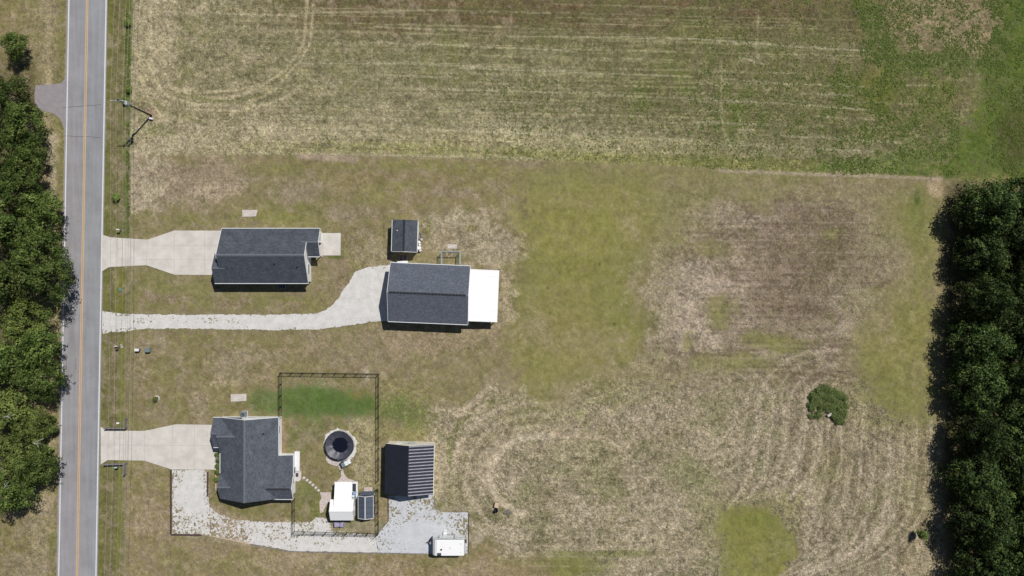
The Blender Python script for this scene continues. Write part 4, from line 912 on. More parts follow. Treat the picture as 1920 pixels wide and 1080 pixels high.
# ------------------------------------------------------------------ garage with lean-to
gc = Vector((-14.19, -.97, 0)); X3 = Matrix.Translation(gc) @ Matrix.Rotation(R(-2.42), 4, 'Z')
h = thing('garage', gc, 'large grey shingled garage with white lean-to carport at the end of the gravel drive', 'garage')
SL = .4
b = MB(X3); gable_body(b, -6.55, 6.55, -4.75, 4.75, 2.98, SL, 'x'); b.build('wall', M['siding'], h)
r = MB(X3); gable_roof(r, -6.83, 6.83, -5.02, 5.02, 3.1, 5.1, 'x'); rf = r.build('roof', M['shingle3'], h)
r = MB(X3)
for k in range(22):
    x = -6.55 + k * .59; r.extr([(-.2, 5.05), (0, 5.17), (.2, 5.05), (.2, 5.0), (-.2, 5.0)], x, x + .54, 'x')
r.build('ridge_vent', M['ridge_dark'], rf)
r = MB(X3); r.extr([(-.26, 5.01), (0, 5.125), (.26, 5.01), (.26, 4.96), (-.26, 4.96)], -6.82, 6.82, 'x'); r.build('ridge_cap', M['ridge'], rf)
g = MB(X3); gutter(g, -6.83, 6.83, 5.02, 5.12, 3.09); gutter(g, -6.83, 6.83, -5.12, -5.02, 3.09)
for sx in (-6.9, 6.832):
    g.extr([(-5.0, 3.09), (0, 5.085), (5.0, 3.09), (5.0, 2.9), (0, 4.9), (-5.0, 2.9)], sx, sx + .068, 'x')
g.split('gutter', M['trim'], h)
r = MB(X3); r.extr([(6.6, 2.98), (11.83, 2.6), (11.83, 2.52), (6.6, 2.9)], -4.43, 4.5, 'y')
for k in range(10): r.extr([(6.9, 2.99), (11.83, 2.634), (11.83, 2.6), (6.9, 2.95)], -4.35 + k * .97, -4.30 + k * .97, 'y')
lt = r.build('lean_to_roof', M['white_roof'], h)
for y in (-4.2, 0, 4.3):
    p = MB(X3); p.box(11.45, 11.6, y - .07, y + .07, 0, 2.6); p.build('post', M['white'], h)
p = MB(X3); p.box(11.4, 11.65, -4.3, 4.4, 2.38, 2.52); p.build('beam', M['white'], h)
for k, y in enumerate((-2.4, 2.4)):
    p = MB(X3); p.box(-6.62, -6.5, y - 1.5, y + 1.5, .05, 2.5)
    for q in range(4): p.box(-6.66, -6.6, y - 1.4, y + 1.4, .15 + q * .6, .62 + q * .6)
    dd = p.build('garage_door', M['white'], h); kb = MB(X3); kb.box(-6.72, -6.66, y - .15, y + .15, .9, .96); kb.build('handle', M['galv'], dd)
window(h, 0, 4.75, 1.1, 1.0, 1.0, 'n', X3); window(h, -1, -4.75, 1.1, 1.0, 1.0, 's', X3); window(h, 4, -4.75, 1.1, 1.0, 1.0, 's', X3)
# side door stoop in white behind the boards
p = MB(); a, c = P(745, 493.5), P(765, 489.2); p.bbox(a.x, c.x, a.y, c.y, 0, .35); solo(p, 'white_step', M['white'], 'white step against the north wall of the garage', 'step')
t = thing('board_landing', P(756, 484), 'low landing of brown boards in the shade south of the small shed', 'boards')
a, c = P(748, 490), P(765, 479.5)
for k in range(7):
    x = a.x + (c.x - a.x) * k / 7; p = MB(); p.box(x, x + .2, a.y + .02, c.y, .08, .14); p.build('board', M['rust'] if k % 3 else M['greywood'], t)
p = MB(); p.box(a.x, c.x - .03, a.y + .3, a.y + .4, 0, .078); p.box(a.x, c.x - .03, c.y - .3, c.y - .2, 0, .078); p.build('frame', M['darkwood'], t)

# ------------------------------------------------------------------ small shed
sc = Vector((-18.45, 8.97, 0)); X4 = Matrix.Translation(sc) @ Matrix.Rotation(R(-1.7), 4, 'Z')
h = thing('shed', sc, 'small shed with dark shingle roof north of the big garage', 'shed')
b = MB(X4); gable_body(b, -2.05, 2.02, -2.6, 2.6, 2.42, .37, 'y'); b.build('wall', M['siding'], h)
r = MB(X4); gable_roof(r, -2.2, 2.16, -2.72, 2.72, 2.5, 3.3, 'y', .12); rf = r.build('roof', M['shingle4'], h)
r = MB(X4); r.extr([(-.2, 3.28), (-.02, 3.38), (.16, 3.28), (.16, 3.22), (-.2, 3.22)], -2.6, 2.7, 'y'); r.build('ridge_vent', M['ridge_dark'], rf)
g = MB(X4); gutter(g, 2.16, 2.25, -2.72, 2.72, 2.49); gutter(g, -2.29, -2.2, -2.72, 2.72, 2.49)
g.extr([(-2.18, 2.49), (-.02, 3.285), (2.14, 2.49), (2.14, 2.36), (-.02, 3.14), (-2.18, 2.36)], -2.79, -2.722, 'y'); g.split('gutter', M['trim'], h)
p = MB(X4); p.tube((-1.25, .85, 2.8), (-1.25, .85, 3.05), .09, n=8); p.build('vent_pipe', M['white'], h)
door(h, 0, -2.6, 1.5, 2.0, 's', M['white'], X4); window(h, 2.02, 1.0, 1.0, .7, .7, 'e', X4)
# things along its east wall
def drum(px, py, r_, hh, m, label, cat, name, lid=None):
    c = P(px, py); t = thing(name, c, label, cat, 'containers along the small shed' if name in ('white_drum', 'white_bucket') else None)
    p = MB(); p.lathe(c, [(r_ * .93, 0), (r_, .04), (r_, hh * .33), (r_ * 1.04, hh * .35), (r_, hh * .38), (r_, hh * .66), (r_ * 1.04, hh * .68), (r_, hh * .71), (r_, hh * .97), (r_ * .9, hh)], 16); p.build('drum', m, t, True)
    p = MB(); p.lathe(c + Vector((0, 0, hh)), [(r_ * .98, -.02), (r_ * .98, .03), (r_ * .6, .06), (r_ * .3, .06)], 16); p.build('lid', lid or m, t)
    return t
drum(787.3, 465.5, .32, .95, M['white'], 'tallest white drum at the southeast corner of the small shed', 'drum', 'white_drum')
drum(788.3, 469.6, .22, .6, M['white'], 'short white bucket just south of the tall white drum', 'bucket', 'white_bucket')
drum(787.0, 454.6, .22, .6, M['white'], 'white bucket furthest north in the row by the shed', 'bucket', 'white_bucket')
drum(787.6, 459.2, .2, .5, M['white'], 'white bucket between the tall drum and the northern bucket', 'bucket', 'white_bucket')
drum(791, 449.5, .2, .5, M['slab'], 'dull grey bucket beside the small shed near the pots', 'bucket', 'grey_bucket')
for k, (x, y) in enumerate(((790, 437), (791, 442), (793, 447), (787.5, 446))):
    c = P(x, y); t = thing('plant_pot', c, 'grey pot of dry stalks east of the small shed, ' + ('northernmost of four', 'second from the north', 'furthest from the shed wall', 'closest to the shed wall')[k], 'pot', 'pots beside the small shed')
    p = MB(); p.lathe(c, [(.14, 0), (.2, .28), (.22, .3), (.19, .3), (.17, .22)], 12); p.build('pot', M['greywood'], t)
    p = MB()
    for q in range(7):
        a = random.uniform(0, 6.28); p.tube(c + Vector((0, 0, .2)), c + Vector((math.cos(a) * .3, math.sin(a) * .3, .55 + random.random() * .2)), .012, .006, 4)
    p.build('stalks', M['deadwood'], t)
t = thing('water_spigot', P(792.5, 421.5), 'small dark yard tap with pale base by the shed northeast corner', 'tap')
c = P(792.5, 421.5); p = MB(); p.bbox(c.x - .15, c.x + .15, c.y - .15, c.y + .15, 0, .1); p.build('base', M['slab'], t)
p = MB(); p.tube(c, c + Vector((0, 0, .8)), .04); p.tube(c + Vector((0, 0, .75)), c + Vector((.2, 0, .72)), .03); p.build('pipe', M['blackplastic'], t)

# ------------------------------------------------------------------ pipe pen north of the garage
t = thing('pipe_pen', P(846, 486), 'grey pipe framed pen with mesh sides against the north wall of the garage', 'pen')
a, c = P(829.0, 496.5), P(863.5, 473.0); HT = 1.9
for (x, y) in ((a.x, a.y), (a.x, c.y), (c.x, c.y), (c.x, a.y), ((a.x + c.x) / 2, c.y)):
    p = MB(); p.tube((x, y, 0), (x, y, HT), .05); p.build('post', M['galv'], t)
p = MB()
for z in (.1, HT):
    rr_ = .07 if z > 1 else .04
    p.tube((a.x, a.y, z), (a.x, c.y, z), rr_); p.tube((a.x, c.y, z), (c.x, c.y, z), rr_); p.tube((c.x, c.y, z), (c.x, a.y, z), rr_)
p.split('rail', M['galv'], t)
def mesh_side(p, q, z0, z1, sp_, r_, name, m, root):
    mb = MB(); p = Vector(p); q = Vector(q); L = (q - p).length; n = max(1, int(L / sp_)); d = (q - p) / n
    for i in range(1, n): v = p + d * i; mb.tube((v.x, v.y, z0), (v.x, v.y, z1), r_, n=4, cap=False)
    k = max(1, int((z1 - z0) / sp_))
    for i in range(1, k): z = z0 + (z1 - z0) * i / k; mb.tube((p.x, p.y, z), (q.x, q.y, z), r_, n=4, cap=False)
    return mb.build(name, m, root, fix=False)
for s_, e_ in (((a.x, a.y, 0), (a.x, c.y, 0)), ((a.x, c.y, 0), (c.x, c.y, 0)), ((c.x, c.y, 0), (c.x, a.y, 0))): mesh_side(s_, e_, .1, HT, .16, .008, 'mesh_panel', M['galv'], t)

# ------------------------------------------------------------------ black ribbed metal shed
mc = Vector((-17.65, -31.1, 0)); X5 = Matrix.Translation(mc) @ Matrix.Rotation(R(-1.1), 4, 'Z')
h = thing('metal_shed', mc, 'cream walled metal shed with black ribbed roof by the grey gravel yard', 'shed')
b = MB(X5); gable_body(b, -4.0, 4.0, -4.15, 4.15, 2.62, .36, 'y')
for k in range(27): b.box(-4.03, 4.03, -4.1 + k * .31, -4.06 + k * .31, 0, 2.55)
b.build('wall', M['cream'], h)
def ribs(mb, xa, za, xb, zb, y0, y1, n, w_=.045, hh=.05):
    for k in range(n + 1):
        y = y0 + (y1 - y0) * k / n; mb.extr([(xa, za + hh), (xb, zb + hh), (xb, zb - .01), (xa, za - .01)], y - w_ / 2, y + w_ / 2, 'y')
r = MB(X5); r.extr([(-4.18, 2.7), (0, 4.2), (0, 4.12), (-4.18, 2.62)], -4.3, 4.3, 'y'); ribs(r, -4.18, 2.7, -.1, 4.165, -4.2, 4.2, 19, .04, .018); rw = r.build('roof', M['blackmetal'], h)
r = MB(X5); r.extr([(.002, 4.2), (4.18, 2.7), (4.18, 2.62), (.002, 4.12)], -4.3, 4.3, 'y'); r.build('roof', M['blackmetal'], h)
r = MB(X5); ribs(r, .12, 4.16, 4.18, 2.7, -4.15, 4.15, 15, .17, .045); rr = r.build('roof_ribs', M['rib_glare'], h)  # east slope ribs carry their glare as pale colour
r = MB(X5); r.extr([(-.25, 4.15), (0, 4.25), (.12, 4.2), (.12, 4.14), (-.25, 4.08)], -4.32, 4.32, 'y'); r.build('ridge_cap', M['blackmetal'], rw)
g = MB(X5); gutter(g, 4.18, 4.27, -4.32, 4.32, 2.69); g.extr([(-4.16, 2.69), (0, 4.185), (4.16, 2.69), (4.16, 2.54), (0, 4.03), (-4.16, 2.54)], 4.302, 4.36, 'y'); g.split('trim', M['cream'], h)
p = MB(X5); p.box(-1.6, 1.6, -4.22, -4.14, .05, 2.5)
for q in range(10): p.box(-1.58, 1.58, -4.25, -4.2, .1 + q * .24, .28 + q * .24)
dd = p.build('roller_door', M['white'], h)
window(h, -2.0, 4.15, 1.1, .9, .8, 'n', X5); window(h, -4.0, -1.5, 1.2, .7, .8, 'w', X5)
p = MB(X5); p.bbox(-.3, .8, 4.2, 4.5, 1.9, 2.1); p.build('wall_vent', M['galv'], h)

# ------------------------------------------------------------------ little white barn with porch roof
wc = Vector((-29.3, -37.5, 0)); h = thing('shed', wc, 'little white playhouse shed with ribbed porch roof south of the pool', 'shed')
b = MB(); gable_body(b, -31.1, -27.5, -39.9, -36.75, 2.12, .5, 'x'); b.build('wall', M['white'], h)
r = MB(); gable_roof(r, -31.35, -27.3, -40.1, -36.5, 2.2, 3.1, 'x', .08); rf = r.build('roof', M['white_roof'], h)
r = MB(); r.extr([(-38.3 - .12, 3.06), (-38.3, 3.12), (-38.3 + .12, 3.06), (-38.3 + .12, 3.0), (-38.42, 3.0)], -31.35, -27.3, 'x'); r.build('ridge_cap', M['trim'], rf)
r = MB(); r.extr([(-33.56, 2.08), (-37.9, 2.95), (-37.9, 2.89), (-33.56, 2.02)], -30.6, -27.57, 'x')
for k in range(13): r.extr([(-33.56, 2.11), (-37.2, 2.84), (-37.2, 2.8), (-33.56, 2.07)], -30.58 + k * .245, -30.54 + k * .245, 'x')
r.build('porch_roof', M['white_roof'], h)
for x in (-30.45, -27.7):
    p = MB(); p.box(x - .05, x + .05, -33.75, -33.65, .1, 2.05); p.build('porch_post', M['white'], h)
p = MB(); a, c = P(627, 936), P(671, 903); p.bbox(a.x, c.x, a.y, c.y, 0, .12); p.build('porch_floor', M['white'], h)
door(h, -29.3, -36.75, .8, 1.8, 'n', M['white']); window(h, -31.1, -38.3, .9, .6, .6, 'w'); window(h, -27.5, -38.3, .9, .6, .6, 'e')
p = MB(); a, c = P(661.3, 920.3), P(667.8, 906.5); p.bbox(a.x, c.x, a.y, c.y, .12, .2, .02); solo(p, 'dark_mat', M['mat'], 'dark rectangular mat on the white porch deck east of the porch roof', 'mat')
# blue toy and hose
t = thing('toy_car', P(663, 928), 'bright blue child ride-on toy between the porch and the greenhouse', 'toy')
c = P(663.5, 928.5); p = MB(); p.lathe(c + Vector((0, 0, .12)), [(.2, 0), (.42, .08), (.46, .25), (.36, .36), (.22, .38)], 14, 1.0, .75); p.build('body', M['blue'], t, True)
p = MB(); p.bbox(c.x - .18, c.x + .2, c.y - .18, c.y + .16, .5, .62, .05); p.build('seat', M['white'], t)
for dx in (-.3, .3):
    for dy in (-.32, .32):
        p = MB(); p.tube((c.x + dx, c.y + dy - .05, .15), (c.x + dx, c.y + dy + .05, .15), .15, n=12); p.build('wheel', M['blackplastic'], t)
t = thing('storage_tub', P(666, 923), 'pale blue storage tub beside the blue toy', 'tub')
c = P(666, 922.6); p = MB(); p.bbox(c.x - .3, c.x + .25, c.y - .2, c.y + .2, .12, .5, .05); p.build('tub', mat('pale_blue', (140, 168, 196), .5), t)
p = MB(); p.bbox(c.x - .33, c.x + .28, c.y - .23, c.y + .23, .5, .56, .02); p.build('lid', mat('pale_blue_lid', (158, 180, 204), .5), t)

# ------------------------------------------------------------------ greenhouse with dark panels
t = thing('greenhouse', (-25.3, -37.9, 0), 'small white framed greenhouse with dark grey roof panels beside the white shed', 'greenhouse')
GX0, GX1, GY0, GY1 = -26.57, -24.0, -39.8, -36.0
SLp = .5 / 1.285
for sgn in (-1, 1):
    xe = GX0 if sgn < 0 else GX1; xm = -25.285
    for k in range(4):
        y0 = GY0 + (GY1 - GY0) * k / 4 + .03; y1 = GY0 + (GY1 - GY0) * (k + 1) / 4 - .01
        p = MB(); xa, xb = xe, xm - (.07 if sgn < 0 else -.07); za, zb = 2.0, 2.5 - .027
        p.add([(xa, y0, za), (xb, y0, zb), (xb, y1, zb), (xa, y1, za), (xa, y0, za - .04), (xb, y0, zb - .04), (xb, y1, zb - .04), (xa, y1, za - .04)], [(0, 1, 2, 3), (7, 6, 5, 4), (0, 4, 5, 1), (1, 5, 6, 2), (2, 6, 7, 3), (3, 7, 4, 0)])
        p.build('roof_panel', M['panel'], t)
p = MB(); p.box(-25.35, -25.22, GY0 - .04, GY1 + .04, 2.44, 2.55)
for x in (GX0 - .06, GX1): p.box(x, x + .06, GY0 - .04, GY1 + .04, 1.9, 2.03)
for y in (GY0 - .08, GY1 + .0):
    p.extr([(GX0, 2.03), (-25.285, 2.54), (GX1, 2.03), (GX1, 1.94), (-25.285, 2.44), (GX0, 1.94)], y, y + .07, 'y')
for x in (GX0, GX1 - .08):
    for y in (GY0, (GY0 + GY1) / 2, GY1 - .08): p.box(x, x + .08, y, y + .08, 0, 1.95)
p.build('frame', M['white'], t)
for (x0, x1, y0, y1) in ((GX0 + .02, GX0 + .05, GY0 + .09, GY1 - .09), (GX1 - .05, GX1 - .02, GY0 + .09, GY1 - .09)):
    p = MB(); p.box(x0, x1, y0, y1, .05, 1.9); p.build('side_panel', M['panel'], t)
p = MB(); p.extr([(GX0 + .1, .05), (GX0 + .1, 1.92), (-25.285, 2.4), (GX1 - .1, 1.92), (GX1 - .1, .05)], GY0 + .01, GY0 + .04, 'y'); p.build('end_panel', M['panel'], t)
p = MB(); p.add([(GX0 + .1, GY1 + .1, 1.95), (GX1 - .1, GY1 + .1, 1.95), (GX1 + .2, GY1 + .62, 1.2), (GX0 + .35, GY1 + .62, 1.2)], [(0, 1, 2, 3)]); p.add([(GX0 + .1, GY1 + .1, 1.91), (GX1 - .1, GY1 + .1, 1.91), (GX1 + .2, GY1 + .62, 1.16), (GX0 + .35, GY1 + .62, 1.16)], [(3, 2, 1, 0)])
p.build('door_flap', M['panel'], t)
t = thing('covered_bench', P(636, 984), 'lavender grey tarp covered bench on the grass south of the white shed', 'bench')
c = P(636.3, 982.5); p = MB(); rr_ = random.Random(3); vs = []; nxg, nyg = 22, 12
for j in range(nyg + 1):
    for i in range(nxg + 1):
        u, v = i / nxg, j / nyg; e = min(u, 1 - u, v, 1 - v) * 4; e = max(0, min(1, e * 1.6)); e = math.sqrt(e)
        hh = (.78 - .22 * math.exp(-((u - .5) / .12) ** 2)) * e + rr_.uniform(-.03, .03) * e
        pinch = 1 - .18 * math.exp(-((u - .5) / .15) ** 2)
        vs.append((c.x + (u - .5) * 1.95, c.y + (v - .5) * .95 * pinch, hh))
p.add(vs, [(j * (nxg + 1) + i, j * (nxg + 1) + i + 1, (j + 1) * (nxg + 1) + i + 1, (j + 1) * (nxg + 1) + i) for j in range(nyg) for i in range(nxg)]); p.build('tarp', M['lilac'], t, True)
for dx in (-.85, .85):
    p = MB(); p.box(c.x + dx - .04, c.x + dx + .04, c.y - .3, c.y + .3, 0, .5); p.build('leg', M['darkwood'], t)

# ------------------------------------------------------------------ pool, steps, stone path
pc = Vector((-30.07, -27.42, 0)); t = thing('above_ground_pool', pc, 'round above ground pool sagging under a black cover in the fenced yard', 'pool')
p = MB(); n = 40; vs = []
for (r_, z) in ((2.5, 0), (2.5, 1.16), (2.46, 1.16), (2.46, .0)):
    for i in range(n): a = 2 * math.pi * i / n; vs.append((pc.x + r_ * math.cos(a), pc.y + r_ * math.sin(a), z))
p.add(vs, [(k * n + i, k * n + (i + 1) % n, (k + 1) * n + (i + 1) % n, (k + 1) * n + i) for k in range(3) for i in range(n)]); p.build('wall', M['poolwall'], t)
p = MB()
for i in range(20):
    a = 2 * math.pi * i / 20; b_ = 2 * math.pi * (i + 1) / 20
    p.tube((pc.x + 2.49 * math.cos(a), pc.y + 2.49 * math.sin(a), 1.2), (pc.x + 2.49 * math.cos(b_), pc.y + 2.49 * math.sin(b_), 1.2), .055, n=6)
p.build('rim', M['blackplastic'], t)
p = MB(); vs = []; nr, na = 18, 48; rr_ = random.Random(11)
for k in range(nr + 1):
    r_ = 2.47 * k / nr
    for i in range(na):
        a = 2 * math.pi * i / na; u = k / nr
        z = .38 + .84 * (u ** 1.7) + .05 * math.sin(a * 7 + u * 4) * u * (1 - u) * 3 + .04 * math.sin(a * 13 + 1) * u * (1 - u) * 3 + .07 * math.sin(a * 3 + .6) * (1 - u) * u * 2 + rr_.uniform(-.012, .012)
        if k == nr: z = 1.22
        vs.append((pc.x + r_ * math.cos(a), pc.y + r_ * math.sin(a), z))
p.add(vs, [(k * na + i, k * na + (i + 1) % na, (k + 1) * na + (i + 1) % na, (k + 1) * na + i) for k in range(nr) for i in range(na)]); p.build('cover', M['liner'], t, True)
wm, nt_, bs = nodes('standing_rainwater'); bs.inputs['Base Color'].default_value = (.006, .007, .014, 1); bs.inputs['Roughness'].default_value = .12
p = MB(); ws = []
for i in range(60):
    a = 2 * math.pi * i / 60; r_ = 1.42 + .04 * math.sin(a * 3)
    if R(140) < a < R(200): r_ += .12 * math.sin(a * 22)
    ws.append((pc.x + .1 + r_ * math.cos(a), pc.y + .02 + r_ * .93 * math.sin(a), .72))
p.add(ws, [tuple(range(60))]); p.build('water', wm, t)
# pool steps
X6 = Matrix.Translation(P(650, 866.5)) @ Matrix.Rotation(R(24), 4, 'Z')
t = thing('pool_steps', P(650, 866.5), 'grey moulded pool steps with black handrail at the lower edge of the pool', 'steps')
for k in range(3):
    p = MB(X6); p.bbox(-.75 + k * .5, -.75 + k * .5 + .48, -.45, .45, 0, 1.1 - k * .35, .04); p.build('tread', M['trim'] if k else M['acgrey'], t)
p = MB(X6)
for y in (-.5, .5):
    p.tube((-.7, y, 0), (-.7, y, 1.9), .03); p.tube((-.7, y, 1.9), (.7, y, 1.0), .03); p.tube((.7, y, 0), (.7, y, 1.0), .03)
p.build('handrail', M['blackplastic'], t)
def stones(pts, label, name='stone_path', m=None, z=.05):
    mb = MB(); mb.prism([tuple(P(x, y)[:2]) for x, y in pts], 0, z); o = mb.build(name, m or M['paver']); tag(o, kind='structure'); return o
stones([(612, 852), (618, 858), (636, 866), (642, 862), (652, 870), (643, 878), (645, 888), (652, 897), (663, 900), (663, 904.5), (634, 904.5), (635, 900), (640, 893), (639, 882), (634, 875), (616, 869), (611, 862)], '')
stones([(600, 923), (620, 923), (621, 940), (612, 946), (606, 960), (600, 962), (599, 940), (603, 934)], '', z=.04)
for k, (x, y) in enumerate(((570, 896), (576, 900.3), (581.5, 904.6), (586.7, 909.4), (592.2, 914.4), (597.4, 919.4))):
    c = P(x, y); mb = MB(Matrix.Translation(c) @ Matrix.Rotation(R(-38 + random.uniform(-6, 6)), 4, 'Z')); mb.bbox(-.21, .21, -.23, .23, 0, .07, .02)
    names = ('nearest the back step of the lower house', 'second from the back step', 'third from the back step', 'third from the little white shed', 'second from the little white shed', 'nearest the little white shed')
    mb.xf = mb.xf; o = solo(mb, 'stepping_stone', M['slab'], 'square stepping stone ' + names[k], 'stepping stone', 'stepping stones across the yard')

# ------------------------------------------------------------------ black yard fence
def fence_run(root, pts, Ht=1.4, sp_=1.95, wire=.13, wr=.011):
    first = True
    for a, b_ in zip(pts[:-1], pts[1:]):
        a = P(*a); b_ = P(*b_); L = (b_ - a).length; n = max(1, round(L / sp_))
        for i in range(n + 1):
            if i == 0 and not first: continue
            v = a.lerp(b_, i / n); p = MB(); p.box(v.x - .05, v.x + .05, v.y - .05, v.y + .05, 0, Ht + .06); p.build('post', M['blackfence'], root)
        first = False
        for i in range(n):
            u, v = a.lerp(b_, i / n), a.lerp(b_, (i + 1) / n); d = (v - u).normalized() * .06; u = u + d; v = v - d
            mb = MB(); LL = (v - u).length; m_ = int(LL / wire)
            for k in range(m_ + 1):
                q = u.lerp(v, k / m_); mb.tube((q.x, q.y, .06), (q.x, q.y, Ht - .02), wr, n=4, cap=False)
            for z, r_ in ((.12, .025), (Ht - .1, .018), (Ht, .026)): mb.tube((u.x, u.y, z), (v.x, v.y, z), r_, n=4)
            mb.build('panel', M['blackfence'], root, fix=False)
t = thing('picket_fence', P(528, 699), 'black picket fence round the top and east side of the pool yard', 'fence')
fence_run(t, [(528, 783), (528, 698.5), (710.5, 701), (710.5, 899)])
t = thing('picket_fence', P(552.8, 996), 'black picket fence round the lower end of the yard beside the gravel', 'fence')
fence_run(t, [(553, 935), (552.8, 996), (710, 999.5), (709.5, 918)])
t = thing('garden_gate', P(709.5, 917), 'small black gate standing open in the east fence of the yard', 'gate')
X7 = Matrix.Translation(P(709.5, 915)) @ Matrix.Rotation(R(215), 4, 'Z'); p = MB(X7)
for (q0, q1) in (((0, 0, .1), (1.0, 0, .1)), ((0, 0, 1.35), (1.0, 0, 1.35)), ((0, 0, .1), (0, 0, 1.35)), ((1.0, 0, .1), (1.0, 0, 1.35)), ((0, 0, .1), (1.0, 0, 1.35))): p.tube(q0, q1, .035, n=6)
p.build('frame', M['blackfence'], t); p = MB(X7)
for k in range(1, 8): p.tube((k * .125, 0, .1), (k * .125, 0, 1.35), .012, n=4)
p.build('pickets', M['blackfence'], t)
t = thing('hose_post', P(705, 1005), 'short leaning post with white cap at the bottom corner of the black fence', 'post')
c = P(704, 1005); p = MB(); p.tube(c, c + Vector((.1, 0, 1.0)), .05); p.build('post', M['blackfence'], t); p = MB(); p.tube(c + Vector((.1, 0, 1.0)), c + Vector((.1, 0, 1.1)), .08); p.build('cap', M['white'], t)

# ------------------------------------------------------------------ rail fences at the lower driveway
def rail_fence(pts, label):
    t = thing('rail_fence', P(*pts[1]), label, 'fence', 'split rail fences flanking the lower driveway')
    first = True
    for a, b_ in zip(pts[:-1], pts[1:]):
        a, b_ = P(*a), P(*b_); n = max(1, round((b_ - a).length / 1.9))
        for i in range(n + 1):
            if i == 0 and not first: continue
            v = a.lerp(b_, i / n); p = MB(); p.box(v.x - .08, v.x + .08, v.y - .08, v.y + .08, 0, 1.15); p.build('post', M['greywood'], t)
        first = False
        for z in (.38, .68, .98):
            for i in range(n):
                u, v = a.lerp(b_, i / n), a.lerp(b_, (i + 1) / n); d = (v - u).normalized() * .09
                p = MB(); s_ = Vector((-d.y, d.x, 0)).normalized() * .05
                u2, v2 = u + d, v - d
                p.add([u2 - s_ + Vector((0, 0, z)), v2 - s_ + Vector((0, 0, z)), v2 + s_ + Vector((0, 0, z)), u2 + s_ + Vector((0, 0, z)), u2 - s_ + Vector((0, 0, z + .13)), v2 - s_ + Vector((0, 0, z + .13)), v2 + s_ + Vector((0, 0, z + .13)), u2 + s_ + Vector((0, 0, z + .13))],
                      [(3, 2, 1, 0), (4, 5, 6, 7), (0, 1, 5, 4), (1, 2, 6, 5), (2, 3, 7, 6), (3, 0, 4, 7)]); p.build('rail', M['greywood'], t)
rail_fence([(202, 801.5), (238.5, 801.5), (239, 785)], 'grey rail fence on the north side of the lower driveway mouth')
rail_fence([(200, 869), (238, 868), (237, 888)], 'grey rail fence on the south side of the lower driveway mouth')

# ------------------------------------------------------------------ timbers round the gravel
def timber(pts, wd, z, m, label):
    a, b_ = P(*pts[0]), P(*pts[1]); d = (b_ - a).normalized(); s_ = Vector((-d.y, d.x, 0)) * wd / 2
    L = (b_ - a).length; n = max(1, round(L / 2.4)); mb = MB()
    for i in range(n):
        u = a + d * (L * i / n + .01); v = a + d * (L * (i + 1) / n - .02); dz = random.uniform(-.015, .015)
        mb.prism([tuple((u - s_)[:2]), tuple((v - s_)[:2]), tuple((v + s_)[:2]), tuple((u + s_)[:2])], 0, z + dz)
    return solo(mb, 'landscape_timber', m, label, 'timber edging', 'timber edging round gravel')
timber(((321, 881), (321, 1000.5)), .2, .28, M['darkwood'], 'long dark timber edging on the west side of the gravel parking bay')
timber(((321.5, 1001.8), (378, 1002.8)), .2, .25, M['darkwood'], 'dark timber edging along the bottom of the gravel parking bay')
timber(((390, 884), (389.5, 930)), .18, .26, M['darkwood'], 'short dark timber edging on the east side of the gravel parking bay')
timber(((405.3, 878), (405.3, 919)), .16, .16, M['tanwood'], 'pale tan timber edging before the front bed of the lower house')
timber(((728, 932), (728.2, 977)), .14, .12, M['darkwood'], 'timber edging between fence and grey gravel yard, north to south')
timber(((728, 977.5), (706, 1003)), .14, .12, M['greywood'], 'diagonal timber edging at the corner of the grey gravel yard')
timber(((814.5, 929), (815.8, 955)), .14, .12, M['greywood'], 'short timber edging below the metal shed southeast corner')
timber(((878.8, 961), (878, 1037)), .14, .1, M['darkwood'], 'timber edging on the east side of the gravel yard by the camper')
timber(((393, 1004), (470, 1020)), .14, .1, M['tanwood'], 'tan timber edging under the curved gravel path, western piece')
timber(((470, 1020), (546, 1033.5)), .14, .1, M['greywood'], 'grey timber edging under the gravel path, middle piece')
timber(((546, 1034), (800, 1038.5)), .14, .1, M['greywood'], 'long grey timber edging along the south rim of the gravel')

# ------------------------------------------------------------------ camper trailer
t = thing('camper_trailer', P(841, 1023), 'white camper trailer parked on the grey gravel', 'camper')
x0, x1, y0, y1 = -13.75, -8.25, -46.0, -43.25
b = MB(); pr = [(x0 + .25, .55), (x0, .9), (x0, 1.6), (x0 + .12, 2.3), (x0 + .5, 2.66), (x0 + .9, 2.72), (x1 - .25, 2.72), (x1, 2.6), (x1, .55)]
b.extr(pr, y0, y1, 'y'); body = b.build('body', M['white'], t)
r = MB(); r.bbox(x0 + .75, x1 - .12, y0 + .06, y1 - .06, 2.7, 2.77, .03); r.build('roof', M['white_roof'], t)
p = MB(); p.tube((x0 + .5, y1 + .08, 2.58), (x1 - .15, y1 + .08, 2.58), .07); ar = p.build('awning_roll', M['acgrey'], t)
p = MB()
for x in (x0 + 1.05, x0 + 3.75): p.box(x - .03, x + .03, y1 + .02, y1 + .08, .8, 2.55)
p.build('awning_arm', M['blackplastic'], t)
for (x, w_, z, hh) in ((x0 + .95, .7, 1.3, .7), (x0 + 3.05, .7, 1.6, .5), (x0 + 4.7, .9, 1.4, .6)): window(t, x, y1, z, w_, hh, 'n')
window(t, x0 + 3, y0, 1.4, 1.0, .6, 's')
door(t, x0 + 2.0, y1, .7, 2.3, 'n', M['trim'])
p = MB(); p.bbox(x0 + 1.7, x0 + 2.35, y1 + .05, y1 + .5, .3, .36, .02); p.bbox(x0 + 1.75, x0 + 2.3, y1 + .5, y1 + .8, .12, .18, .02); p.build('step', M['trim'], t)
p = MB(); c = Vector((x0 + 1.6, (y0 + y1) / 2 - .3, 2.77)); p.lathe(c, [(.16, 0), (.16, .1), (.1, .14)], 12); p.build('roof_vent', M['blackplastic'], t)
